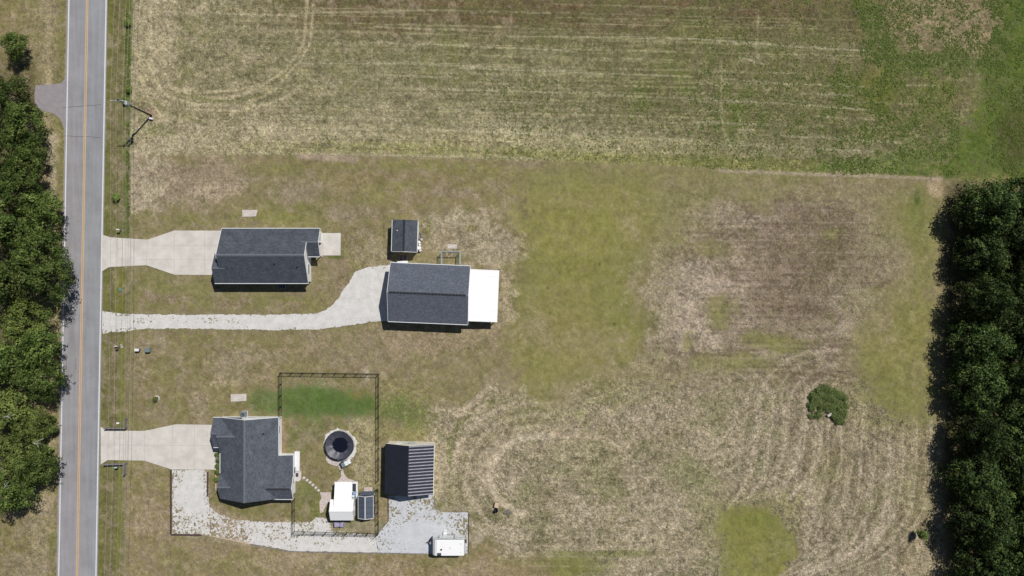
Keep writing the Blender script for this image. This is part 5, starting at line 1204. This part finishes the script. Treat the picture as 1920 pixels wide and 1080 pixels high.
p = MB(); p.bbox(x0 + .95, x0 + 1.6, y0 + .08, y0 + .5, 2.77, 2.98, .05); p.build('roof_vent', M['mat'], t)
for (dx, dy, s_) in ((3.0, 1.2, .22), (4.9, 1.9, .22), (4.6, 2.1, .1), (2.1, 1.4, .1), (4.9, .5, .1)):
    p = MB(); p.bbox(x0 + dx, x0 + dx + s_ * 1.6, y0 + dy, y0 + dy + s_ * 1.6, 2.77, 2.83, .02); p.build('roof_hatch', M['trim'], t)
p = MB(); p.tube((x1 + .12, (y0 + y1) / 2 + .5, 1.0), (x1 + .32, (y0 + y1) / 2 + .5, 1.0), .36, n=20); p.build('spare_wheel', M['blackplastic'], t)
for s_, yy in ((1, y1), (-1, y0)):
    for dx in (2.6, 3.4):
        p = MB(); p.tube((x0 + dx, yy - s_ * .32, .33), (x0 + dx, yy - s_ * .06, .33), .33, n=18); wh = p.build('wheel', M['blackplastic'], t)
        p = MB(); p.tube((x0 + dx, yy - s_ * .07, .33), (x0 + dx, yy - s_ * .045, .33), .17, n=12); p.build('rim', M['galv'], wh)
p = MB(); ym = (y0 + y1) / 2 + .1
p.tube((x0 + .1, ym + .5, .5), (x0 - 1.0, ym, .48), .05); p.tube((x0 + .1, ym - .5, .5), (x0 - 1.0, ym, .48), .05); p.tube((x0 - 1.0, ym, .1), (x0 - 1.0, ym, .8), .05); p.tube((x0 - .9, ym, .48), (x0 - 1.2, ym, .48), .05); p.build('hitch', M['blackplastic'], t)
for dy in (0.0,):
    p = MB(); p.lathe((x0 - .45, ym + dy, .5), [(.1, 0), (.19, .08), (.2, .4), (.12, .5), (.05, .56)], 14, 1, 1.3); p.build('gas_bottle', M['white'], t, True)

# ------------------------------------------------------------------ burn barrel, board, brush
t = thing('burn_barrel', P(929.5, 956), 'sooty black burn barrel in the field east of the camper', 'barrel')
c = P(930.5, 955.5); p = MB(); n = 20; vs = []
for (r_, z) in ((.3, 0), (.31, .3), (.33, .32), (.31, .34), (.31, .88), (.27, .88), (.27, .1)):
    for i in range(n): a = 2 * math.pi * i / n; vs.append((c.x + r_ * math.cos(a), c.y + r_ * math.sin(a), z))
p.add(vs, [(k * n + i, k * n + (i + 1) % n, (k + 1) * n + (i + 1) % n, (k + 1) * n + i) for k in range(6) for i in range(n)]); p.build('barrel', M['blackplastic'], t)
p = MB(); p.lathe(c, [(.26, .0), (.26, .3), (.1, .36)], 14, wob=.05); p.build('ash', M['mat'], t)
t = thing('wooden_crate', P(931.5, 945), 'tan topped wooden crate beside the burn barrel', 'crate')
X8 = Matrix.Translation(P(931.5, 945.5)) @ Matrix.Rotation(R(-12), 4, 'Z'); p = MB(X8); p.bbox(-.33, .33, -.5, .45, 0, .55, .02); p.build('box', M['darkwood'], t)
p = MB(X8); p.bbox(-.38, .38, -.45, .5, .55, .62, .02); p.build('lid', M['tanwood'], t)
t = thing('brush_pile', P(953, 960), 'grey heap of sticks and boards lying east of the burn barrel', 'brush pile')
rr_ = random.Random(8); c = P(954, 960)
for k in range(16):
    a = rr_.uniform(-.9, .9); L = rr_.uniform(.4, .8); o_ = Vector((rr_.uniform(-.5, .5), rr_.uniform(-.35, .35), rr_.uniform(.04, .3)))
    p = MB(); d = Vector((math.cos(a), math.sin(a), rr_.uniform(-.1, .1))) * L; p.tube(c + o_ - d * .7, c + o_ + d * .7, .035, .02, 5); p.build('stick', (M['greywood'], M['rust'], M['deadwood'])[k % 3], t)

# ------------------------------------------------------------------ AC units, boxes, mailboxes
def ac(px, py, m, label):
    c = P(px, py); t = thing('air_conditioner', c, label, 'air conditioner', 'outdoor air conditioners')
    p = MB(); p.bbox(c.x - .5, c.x + .5, c.y - .5, c.y + .5, 0, .1); p.build('base_pad', M['slab'], t)
    p = MB(); p.bbox(c.x - .45, c.x + .4, c.y - .42, c.y + .42, .1, .95, .05)
    for k in range(9): z = .2 + k * .075; p.box(c.x - .465, c.x + .415, c.y - .435, c.y + .435, z, z + .02)
    p.build('casing', m, t)
    p = MB(); n = 24
    for r_ in (.12, .2, .28, .35):
        for i in range(n):
            a, b_ = 2 * math.pi * i / n, 2 * math.pi * (i + 1) / n; p.tube((c.x + r_ * math.cos(a), c.y + r_ * math.sin(a), .98), (c.x + r_ * math.cos(b_), c.y + r_ * math.sin(b_), .98), .012, n=4)
    p.build('fan_guard', M['galv'], t); p = MB(); p.tube((c.x, c.y, .9), (c.x, c.y, 1.0), .09, n=12)
    p.tube((c.x, c.y, .951), (c.x, c.y, .956), .36, n=24); p.build('fan', M['blackplastic'], t)
ac(459.5, 775.5, M['acgrey'], 'grey air conditioner on a pad above the lower house gable')
ac(530.5, 536.5, M['acblue'], 'blue grey air conditioner in the shadow south of the upper house')
def cabinet(px, py, w_, d_, hh, m, label, name='utility_cabinet', lid=None):
    c = P(px, py); t = thing(name, c, label, 'utility box'); p = MB(); p.bbox(c.x - w_ / 2, c.x + w_ / 2, c.y - d_ / 2, c.y + d_ / 2, 0, hh, .04); p.build('box', m, t)
    p = MB(); p.bbox(c.x - w_ / 2 - .03, c.x + w_ / 2 + .03, c.y - d_ / 2 - .03, c.y + d_ / 2 + .03, hh, hh + .06, .02); p.build('lid', lid or m, t)
cabinet(260.5, 655.5, .7, .4, .75, M['greenbox'], 'white topped utility box west of the grey green cabinet', lid=M['white'])
cabinet(280, 656, .75, .65, .7, M['greenbox'], 'grey green utility cabinet on the lawn below the gravel drive', lid=M['acgrey'])
cabinet(226.3, 543, .35, .5, .12, M['teal'], 'low teal meter box in the verge below the upper driveway', 'meter_box')
cabinet(222, 793.2, .42, .24, .2, M['slab'], 'low pale meter lid in the verge above the lower rail fence', 'meter_box', M['white'])
def mailbox(px, py, m, label, top=None):
    c = P(px, py); t = thing('mailbox', c, label, 'mailbox'); p = MB(); p.box(c.x - .05, c.x + .05, c.y - .05, c.y + .05, 0, 1.05); p.build('post', M['greywood'], t)
    p = MB(); prof = [(-.12, 1.05), (-.12, 1.2)] + [(.12 * math.cos(R(180 - 20 * i)), 1.2 + .1 * math.sin(R(180 - 20 * i))) for i in range(1, 9)] + [(.12, 1.2), (.12, 1.05)]
    p.extr([(c.y + a, z) for a, z in prof], c.x - .28, c.x + .24, 'x'); bx = p.build('box', m, t)
    p = MB(); p.box(c.x - .05, c.x, c.y - .15, c.y - .125, 1.15, 1.38); p.build('flag', M['rust'], bx)
mailbox(228, 431.5, M['white'], 'white mailbox at the north edge of the upper driveway')
mailbox(224.3, 873.5, M['green_sign'], 'pale green mailbox behind the southern rail fence')
mailbox(225, 650.5, M['blackplastic'], 'black mailbox between two white rocks below the gravel drive')
for k, (x, y, s_, lb) in enumerate(((217.5, 650.5, .34, 'larger round white rock left of the black mailbox'), (228.8, 650.8, .24, 'small white rock right of the black mailbox'), (227.5, 647, .18, 'smallest white rock just above the black mailbox'))):
    c = P(x, y); p = MB(); p.lathe(c, [(s_ * .9, -.02), (s_, s_ * .3), (s_ * .8, s_ * .7), (s_ * .35, s_ * .9)], 10, 1, .85, .16, k); solo(p, 'white_rock', M['slab'], lb, 'rock', 'white rocks round the mailbox')
t = thing('tree_ring', P(294.3, 747), 'pale block ring round a tiny sapling in the lawn west of the lower house', 'planter')
c = P(294.3, 747); p = MB(); n = 14
for i in range(n):
    a, b_ = 2 * math.pi * i / n, 2 * math.pi * (i + .92) / n; ro, ri = .53, .36
    p.prism([(c.x + ro * math.cos(a), c.y + ro * math.sin(a)), (c.x + ro * math.cos(b_), c.y + ro * math.sin(b_)), (c.x + ri * math.cos(b_), c.y + ri * math.sin(b_)), (c.x + ri * math.cos(a), c.y + ri * math.sin(a))], 0, .16)
p.build('block_ring', M['brick'], t); p = MB(); p.lathe(c, [(.37, 0), (.37, .05), (.1, .09)], 16); p.build('mulch', M['soil'], t)
SAPRING = t
t = thing('marker_post', P(284, 223.5), 'white marker slab with dark edge at the foot of the power pole', 'marker')
c = P(284, 222.8); p = MB(Matrix.Translation(c) @ Matrix.Rotation(R(-15), 4, 'Z')); p.bbox(-.4, .4, -.14, .16, 0, .42, .03); p.build('slab', M['white'], t); p = MB(Matrix.Translation(c) @ Matrix.Rotation(R(-15), 4, 'Z')); p.bbox(-.2, .2, -.3, -.15, 0, .3, .02); p.build('base', M['rust'], t)

# ------------------------------------------------------------------ power line
PH = 10.5
def power_pole(base, label, full=True):
    t = thing('power_pole', base, label, 'power pole', 'power poles along the road'); bx, by = base.x, base.y
    p = MB(); p.tube((bx, by, 0), (bx, by, PH), .17, .11, 12); p.build('pole', M['polewood'], t, True)
    p = MB(); p.box(bx - 1.25, bx + .85, by - .17, by - .07, 9.95, 10.08); p.tube((bx - .7, by - .12, 9.97), (bx, by - .1, 9.3), .025); p.tube((bx + .6, by - .12, 9.97), (bx, by - .1, 9.3), .025); ca = p.build('crossarm', M['galv'], t)
    for dx in (-1.2, -.33, .72):
        q = MB(); q.lathe((bx + dx, by - .12, 10.08), [(.05, 0), (.08, .06), (.04, .1), (.07, .14), (.03, .2)], 10); q.build('insulator', M['trim'], ca)
    if full:
        for k, (dx, dy) in enumerate(((.35, .05), (.5, -.32))):
            q = MB(); q.lathe((bx + dx, by + dy, 7.9 + .3 * k), [(.2, 0), (.26, .05), (.26, .75), (.22, .82), (.1, .86)], 14); tr = q.build('transformer', M['galv'], t, False)
            q = MB(); q.tube((bx + dx, by + dy, 8.75 + .3 * k), (bx + dx, by + dy, 9.1 + .3 * k), .05, n=8); q.build('bushing', M['trim'], tr)
        q = MB(); q.box(bx - .12, bx + .12, by + .14, by + .3, 6.4, 7.2); q.build('junction_box', M['galv'], t)
    return t
pb = P(284, 217); power_pole(pb, 'tall wooden power pole with crossarm and transformers at the field corner')
SP_ = 95.0; ends = []
for s_ in (1, -1):
    q = Vector((pb.x + s_ * SP_ * (-ROADSL), pb.y + s_ * SP_, 0)); ends.append(q)
power_pole(ends[0], 'wooden power pole further north along the road beyond the frame', False); power_pole(ends[1], 'wooden power pole further south along the road beyond the frame', False)
WIR = ((-1.2, 10.27, 'outer bare power line nearest the road', 'wire', 1.1), (-.33, 10.27, 'middle bare power line on the crossarm', 'wire', 1.1), (.72, 10.27, 'inner bare power line on the crossarm', 'wire', 1.1), (.25, 8.6, 'lower bare neutral line under the crossarm', 'wire', 1.3), (.1, 7.0, 'green grey telephone cable lowest on the power pole', 'darkwire', 1.5))
for dx, z, lb, mk, sag in WIR:
    p = MB(); pts = []
    for A, B in ((ends[0], pb), (pb, ends[1])):
        for i in range(25):
            u = i / 24; v = A.lerp(B, u); pts.append((v.x + dx, v.y - .12, z - 4 * sag * u * (1 - u)))
    for i in range(len(pts) - 1): p.tube(pts[i], pts[i + 1], .016 if mk == 'wire' else .022, n=5, cap=False)
    solo(p, 'power_line', M[mk], lb, 'power line', 'overhead lines along the road')

# ------------------------------------------------------------------ vegetation
def leaf_mesh(name, cen, nrm, size, tint, m):
    """cen (n,3), nrm (n,3): one bent leaf-clump quad each"""
    n = len(cen); nrm = nrm / (np.linalg.norm(nrm, axis=1, keepdims=True) + 1e-9)
    r_ = rng.normal(size=(n, 3)); a = np.cross(nrm, r_); a /= np.linalg.norm(a, axis=1, keepdims=True) + 1e-9; b_ = np.cross(nrm, a)
    s = size[:, None]; asp = rng.uniform(.55, 1.0, n)[:, None]
    k = nrm * s * .25
    v = np.stack([cen - a * s * .6, cen - b_ * s * .45 * asp + k, cen + a * s * .6 - k * .4, cen + b_ * s * .45 * asp + k], 1).reshape(-1, 3)
    me = bpy.data.meshes.new(name); me.vertices.add(n * 4); me.vertices.foreach_set('co', v.astype(np.float32).ravel())
    me.loops.add(n * 4); me.loops.foreach_set('vertex_index', np.arange(n * 4, dtype=np.int32)); me.polygons.add(n); me.polygons.foreach_set('loop_start', np.arange(0, n * 4, 4, dtype=np.int32))
    me.update(calc_edges=True); at = me.attributes.new('tint', 'FLOAT', 'POINT'); at.data.foreach_set('value', np.repeat(np.clip(tint, 0, 1), 4).astype(np.float32))
    me.materials.append(m); return me
def ball(n):
    v = rng.normal(size=(n, 3)); return v / np.linalg.norm(v, axis=1, keepdims=True)
def crown(name, lobes, per_m2, ls, m, droop=0.0, up=.35):
    """lobes: (x,y,z,rx,rz) ; leaves cover each lobe in small tufts"""
    C_, N_, T_, S_ = [], [], [], []
    for (x, y, z, rx, rz) in lobes:
        nt = max(14, int(5.5 * rx * rz)); td = ball(nt); td[:, 2] = np.where(td[:, 2] < -.35, -td[:, 2], td[:, 2])
        tr = rng.uniform(.72, 1.12, nt)
        for j in range(nt):
            c0 = np.array([x, y, z]) + td[j] * np.array([rx, rx, rz]) * tr[j]
            sz = rng.uniform(.35, .85) * (0.5 + .35 * rx ** .5); q = int(per_m2 * sz * sz * rng.uniform(.7, 1.3)) + 5
            o = ball(q) * (rng.uniform(0.2, 1, q) ** .5)[:, None] * np.array([sz, sz, sz * .6]); o[:, 2] -= droop * np.hypot(o[:, 0], o[:, 1])
            C_.append(c0 + o); nn = td[j] * .7 + o / sz * .8 + rng.normal(size=(q, 3)) * .45; nn[:, 2] += up; N_.append(nn)
            T_.append(np.full(q, rng.uniform(.1, .85)) + rng.normal(size=q) * .13); S_.append(rng.uniform(.65, 1.25, q) * ls)
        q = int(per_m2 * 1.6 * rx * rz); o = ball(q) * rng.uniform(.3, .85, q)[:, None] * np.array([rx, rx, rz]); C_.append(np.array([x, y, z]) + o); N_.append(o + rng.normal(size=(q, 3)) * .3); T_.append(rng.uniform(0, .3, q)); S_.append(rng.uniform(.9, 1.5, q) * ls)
    return leaf_mesh(name, np.concatenate(C_), np.concatenate(N_), np.concatenate(S_), np.concatenate(T_), m)
def trunk_mesh(name, hh, r_, lobes, seed):
    mb = MB(); rr = random.Random(seed); pts = [Vector((0, 0, -.1))]
    for k in range(1, 5): pts.append(Vector((rr.uniform(-.25, .25) * k * .5, rr.uniform(-.25, .25) * k * .5, hh * k / 4)))
    mb.path(pts, r_, r_ * .3, 9)
    for (x, y, z, rx, rz) in lobes:
        k = min(3, max(1, int((z / hh) * 3.2) - 0)); s0 = pts[k]; e = Vector((x, y, z)); mid = s0.lerp(e, .5) + Vector((rr.uniform(-.3, .3), rr.uniform(-.3, .3), -.2))
        mb.path([s0, mid, e], r_ * .4, .05, 6)
        for q in range(3):
            d = Vector((rr.uniform(-1, 1), rr.uniform(-1, 1), rr.uniform(-.2, .9))).normalized() * rx * .8; mb.tube(mid.lerp(e, .6), e + d, .06, .02, 5)
    me = bpy.data.meshes.new(name); me.from_pydata(mb.v, [], mb.f); me.materials.append(M['bark']); return me
# round-headed broadleaf variants, radius 1 -> metres
BV = []
for s_ in range(6):
    rr = random.Random(100 + s_); lobes = []; Rr = 4.4; hh = 10.0 + rr.uniform(-1, 1)
    lobes.append((0, 0, hh * .74, Rr * .55, 2.2))
    nL = 8 + s_ % 3
    for k in range(nL):
        a = 2 * math.pi * k / nL + rr.uniform(-.35, .35); d = Rr * rr.uniform(.5, .78); lobes.append((math.cos(a) * d, math.sin(a) * d, hh * rr.uniform(.42, .66), rr.uniform(1.25, 2.0), rr.uniform(1.1, 1.7)))
    for k in range(4):
        a = rr.uniform(0, 6.28); d = rr.uniform(1, 2.4); lobes.append((math.cos(a) * d, math.sin(a) * d, hh * rr.uniform(.78, .9), rr.uniform(1.0, 1.6), rr.uniform(.9, 1.3)))
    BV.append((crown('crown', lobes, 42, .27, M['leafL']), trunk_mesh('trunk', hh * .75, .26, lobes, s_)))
YV = []
for s_ in range(3):
    me = BV[s_][0].copy(); me.materials.clear(); me.materials.append(M['leafY']); YV.append((me, BV[s_][1]))
# broad, low-branched evergreens for the east wood
EV = []
for s_ in range(6):
    rr = random.Random(300 + s_); lobes = []; hh = 9.6
    for (z0, rad, nn, rl) in ((1.6, 2.9, 9, 1.25), (3.6, 3.1, 9, 1.35), (5.5, 2.7, 7, 1.4), (7.2, 1.7, 5, 1.3)):
        for k in range(nn):
            a = 2 * math.pi * (k + rr.uniform(-.3, .3)) / nn + z0; d = rad * rr.uniform(.85, 1.12); lobes.append((math.cos(a) * d, math.sin(a) * d, z0 + rr.uniform(-.5, .5), rl * rr.uniform(.75, 1.1), rl * rr.uniform(.6, .85)))
    lobes.append((rr.uniform(-.5, .5), rr.uniform(-.5, .5), hh - 1.0, 1.2, 1.0)); lobes.append((0, 0, 5, 1.8, 3.2))
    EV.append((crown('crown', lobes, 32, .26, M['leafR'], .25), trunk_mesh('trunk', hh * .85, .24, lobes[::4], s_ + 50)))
def tree(kind, i, px, py, sc, sz, label, group, cat='tree', lift=0.0, off=(0, 0)):
    cm, tm = kind[i % len(kind)]; c = P(px, py)
    t = bpy.data.objects.new('broadleaf_tree' if kind is not EV else 'evergreen_tree', None); COL.objects.link(t); t.location = c; t.empty_display_size = .4
    t.rotation_euler = (0, 0, random.uniform(0, 6.28)); t.scale = (sc, sc, sz); tag(t, label, cat, group); ROOT[t] = c
    for nm, me in (('crown', cm), ('trunk', tm)):
        o = bpy.data.objects.new(nm, me); COL.objects.link(o); o.parent = t
    return t
# west wood: (image x, image y, crown radius m, height factor, kind, label)
WW = [(24, 82, 2.7, .55, 'L', 'small isolated round tree at the top of the west roadside'),
      (10, 172, 4.0, .8, 'L', 'first tree of the west wood just below the isolated small tree'),
      (34, 232, 4.4, .9, 'L', 'dark tree in the west wood level with the paved side road'),
      (-4, 285, 4.2, .9, 'L', 'tree on the left frame edge of the west wood below the side road'),
      (52, 300, 3.2, .8, 'L', 'slim tree on the road side of the west wood beside the bare pink verge'),
      (32, 352, 4.2, .95, 'L', 'tree in the west wood level with the pale dry verge'),
      (72, 392, 3.9, .9, 'L', 'tree leaning over the lower end of the pale dry verge'),
      (8, 420, 4.8, 1.0, 'L', 'tree at the left frame edge behind the big overhanging one'),
      (60, 470, 4.8, 1.0, 'L', 'large dark tree in the west wood just above the overhanging one'),
      (92, 520, 4.6, .95, 'L', 'big tree whose crown overhangs the road edge opposite the upper driveway'),
      (14, 530, 5.0, 1.05, 'L', 'tree left of the crown that overhangs the road'),
      (36, 600, 4.6, .9, 'Y', 'yellow green tree opposite the mouth of the gravel drive'),
      (66, 650, 4.2, .9, 'L', 'dark round tree on the road side below the gravel drive mouth'),
      (10, 680, 4.8, 1.0, 'L', 'dark tree at the left frame edge below the gravel drive mouth'),
      (66, 712, 4.3, .9, 'L', 'dark bulging tree opposite the utility boxes'),
      (14, 770, 4.6, .85, 'Y', 'pale yellow green tree with bleached bare branches above the lower driveway'),
      (64, 798, 3.3, .6, 'Y', 'low yellow green tree beside the roadside bush opposite the lower driveway'),
      (28, 850, 4.6, .8, 'Y', 'yellow green tree opposite the lower driveway at the frame edge'),
      (66, 880, 4.0, .8, 'L', 'dull green tree at the southeast corner of the west wood'),
      (18, 920, 4.6, .85, 'L', 'southernmost dark tree of the west wood')]
for k, (ix, iy, rd, hf, kd, lb) in enumerate(WW):
    hc = 7.0 * hf; g_ = P(ix, iy, hc); px = 960 + g_.x * S; py = 540 - g_.y * S
    tree(BV if kd == 'L' else YV, k, px, py, rd / 4.9, hf * 1.02, lb, 'trees of the west wood')
for k, (ix, iy) in enumerate(((-90, 220), (-80, 330), (-95, 440), (-85, 560), (-90, 680), (-80, 800), (-90, 900))):
    words = ('northernmost', 'second', 'third', 'fourth', 'fifth', 'sixth', 'southernmost'); tree(BV, k + 2, ix + 40, iy, .95, 1.0, words[k] + ' tree of the back row in the west wood, west of the frame', 'back row trees of the west wood')
# bleached dead branches poking out of pale trees
for (x, y, L, ang, lb) in ((14, 781, 2.4, 8, 'bleached dead limb over the pale tree above the lower driveway'), (68, 832, 1.8, -10, 'forked bleached limb in the trees opposite the lower driveway'), (10, 912, 1.8, 50, 'bleached limb in the southernmost dark trees')):
    c = P(x, y, 8.2); p = MB(); d = Vector((math.cos(R(ang)), math.sin(R(ang)), .05)); p.path([c - d * L * .5 - Vector((0, 0, 3)), c - d * L * .3, c, c + d * L * .6 + Vector((0, .15, 0))], .08, .02, 5)
    p.tube(c, c + Vector((d.x * .5 - d.y * .6, d.y * .5 + d.x * .6, .1)) * L * .4, .04, .015, 5); p.tube(c, c + Vector((d.x * .6 + d.y * .5, d.y * .6 - d.x * .5, .1)) * L * .5, .04, .015, 5)
    solo(p, 'dead_branch', M['deadwood'], lb, 'branch', 'bleached dead limbs')
# east wood
ordn = ['1st', '2nd', '3rd'] + ['%dth' % k for k in range(4, 40)]
rr = random.Random(5)
for row, (x0_, n0, lab) in enumerate(((1812, 10, 'front row'), (1872, 10, 'second row'), (1936, 9, 'third row'))):
    for k in range(n0):
        y = 394 + k * 82 + row * 12 - (30 if row == 1 else 0) + rr.uniform(-6, 6); x = x0_ + rr.uniform(-8, 8) + (6 if k == 0 else 0)
        hz = rr.uniform(.86, 1.12) * (1.0, 1.12, 1.2)[row]
        tree(EV, k + row * 2, x, y, rr.uniform(.95, 1.2), hz, 'dark evergreen in the east wood, %s, %s tree from the north end' % (lab, ordn[k]), 'evergreens of the east wood')

def shrub_lobes(pts, n, r0, r1, z):
    out = []; xs = [p[0] for p in pts]; ys = [p[1] for p in pts]; k = 0
    while len(out) < n and k < 4000:
        k += 1; x = random.uniform(min(xs), max(xs)); y = random.uniform(min(ys), max(ys))
        if sdist(np.array([x]), np.array([y]), pts)[0] > 2: c = P(x, y); out.append((c.x, c.y, random.uniform(.2, z), random.uniform(r0, r1), random.uniform(.35, .8)))
    return out
def veg(name, me, loc, label, cat, stem=None):
    t = thing(name, loc, label, cat); o = bpy.data.objects.new('foliage', me); COL.objects.link(o); o.parent = t; o.location = -Vector(loc)
    if stem: stem.build('stem', M['bark'], t)
    return t
bt = [(1516, 740), (1535, 727), (1560, 725), (1582, 738), (1589, 765), (1580, 790), (1568, 798), (1560, 784), (1556, 772), (1545, 772), (1534, 779), (1520, 790), (1515, 770)]
lb_ = [(a_, b_, c_ * .45, d_, e_ * .6) for a_, b_, c_, d_, e_ in shrub_lobes(bt, 95, .28, .6, .7)]; c0 = P(1552, 760)
veg('bramble_thicket', crown('foliage', lb_, 24, .2, M['leafK'], 0, 2.0), c0, 'crescent shaped green bramble thicket alone in the harvested field', 'bush')
p = MB(Matrix.Translation(P(1554, 777)) @ Matrix.Rotation(R(35), 4, 'Z')); p.bbox(-.45, .45, -.2, .2, 0, .5, .05); solo(p, 'concrete_block', M['slab'], 'pale block lying in the gap of the bramble thicket', 'block')
def sapling(px, py, r_, hh, m, name, label, cat, n=5, ls=.22):
    c = P(px, py); lobes = [(c.x + random.uniform(-1, 1) * r_ * .5, c.y + random.uniform(-1, 1) * r_ * .5, hh * random.uniform(.5, .9), r_ * random.uniform(.45, .7), r_ * random.uniform(.5, .8)) for _ in range(n)]
    st = MB(); st.tube(c, c + Vector((0, 0, hh * .6)), .05, .03, 6)
    for l in lobes: st.tube(c + Vector((0, 0, hh * .35)), Vector(l[:3]), .03, .012, 5)
    return veg(name, crown('foliage', lobes, 45, ls, m, 0, .9), c, label, cat, st)
sapling(1719, 996, .62, 2.3, M['leafB'], 'young_tree', 'bright green sapling standing alone near the lower east wood', 'tree')
sapling(101, 786, .75, .9, M['leafY'], 'roadside_bush', 'low yellow green bush on the west verge opposite the lower driveway', 'bush', 6)
sapling(96, 806, .9, 3.2, M['leafL'], 'young_tree', 'spindly young tree below the roadside bush casting a tufted shadow', 'tree', 4)
sapling(116, 797, .8, 3.6, M['leafL'], 'young_tree', 'spindly young tree whose shadow reaches the road edge line', 'tree', 4)
sapling(98, 840, 1.1, 2.8, M['leafL'], 'young_tree', 'scraggly young tree on the verge below the lower driveway mouth', 'tree', 5)
sapling(294.3, 747, .16, .9, M['leafL'], 'young_tree', 'tiny dark sapling inside the pale block ring', 'tree', 4, .1)
sapling(221, 370, .45, .8, M['leafW'], 'roadside_bush', 'small green bush in the verge above the upper driveway', 'bush', 4)
for k, (x, y) in enumerate(((409, 852), (410, 862), (410.5, 873), (409, 884), (408, 898))):
    names = ('nearest the garage corner', 'second from the garage corner', 'in the middle of the bed', 'fourth from the garage corner', 'furthest from the garage corner'); sapling(x, y, .2, .5, M['leafL'], 'garden_shrub', 'small dark shrub in the lower house front bed, ' + names[k], 'shrub', 3, .14)
for (x, y, lb) in ((236, 190, 'dark weed clump by the ditch just above the power pole shadow'), (243, 168, 'dark weed clump in the ditch north of the pole'), (242, 45, 'green weed clump at the top of the ditch')):
    sapling(x, y, .45, .7, M['leafW'], 'ditch_weed', lb, 'bush', 3, .16)

# ------------------------------------------------------------------ weeds, stubble and tufts (countless small plants)
def scatter(name, m, spots, n, r0, r1, hgt, blades, label, cat, leafy=True):
    C_, N_, T_, S_ = [], [], [], []
    wts = np.array([s[4] for s in spots], float); wts /= wts.sum(); ch = rng.choice(len(spots), n, p=wts)
    for si in ch:
        x0, x1, y0, y1, _ = spots[si]; x = rng.uniform(x0, x1); y = rng.uniform(y0, y1)
        j = min(len(gy) - 1, np.searchsorted(gy, y)); i = min(len(gx) - 1, np.searchsorted(gx, x))
        if leafy and NB[j, i] + NC[j, i] * .6 < -.05: continue
        c = P(x, y); s = rng.uniform(r0, r1); q = blades
        o = rng.normal(size=(q, 3)) * np.array([s, s, 0]) * .5; o[:, 2] = rng.uniform(.02, hgt, q)
        C_.append(np.array([c.x, c.y, 0]) + o); nn = rng.normal(size=(q, 3)); nn[:, 2] = np.abs(nn[:, 2]) + (2.2 if leafy else 1.5); N_.append(nn)
        T_.append(np.full(q, rng.uniform(.1, .9)) + rng.normal(size=q) * .1); S_.append(rng.uniform(.5, 1.1, q) * s)
    me = leaf_mesh(name, np.concatenate(C_), np.concatenate(N_), np.concatenate(S_), np.concatenate(T_), m)
    o = bpy.data.objects.new(name, me); COL.objects.link(o); return tag(o, label, cat, kind='stuff')
scatter('weeds', M['leafW'], [(1600, 1900, -40, 125, 5), (1850, 1960, -40, 330, 3), (1560, 1800, 120, 328, 3), (1300, 1700, 130, 318, 2.5), (236, 244, -40, 440, .7), (900, 1300, 150, 300, 1), (1300, 1650, 0, 130, .6)], 30000, .07, .2, .1, 6,
        'low green weeds spreading through the northeast field and ditch', 'weeds')
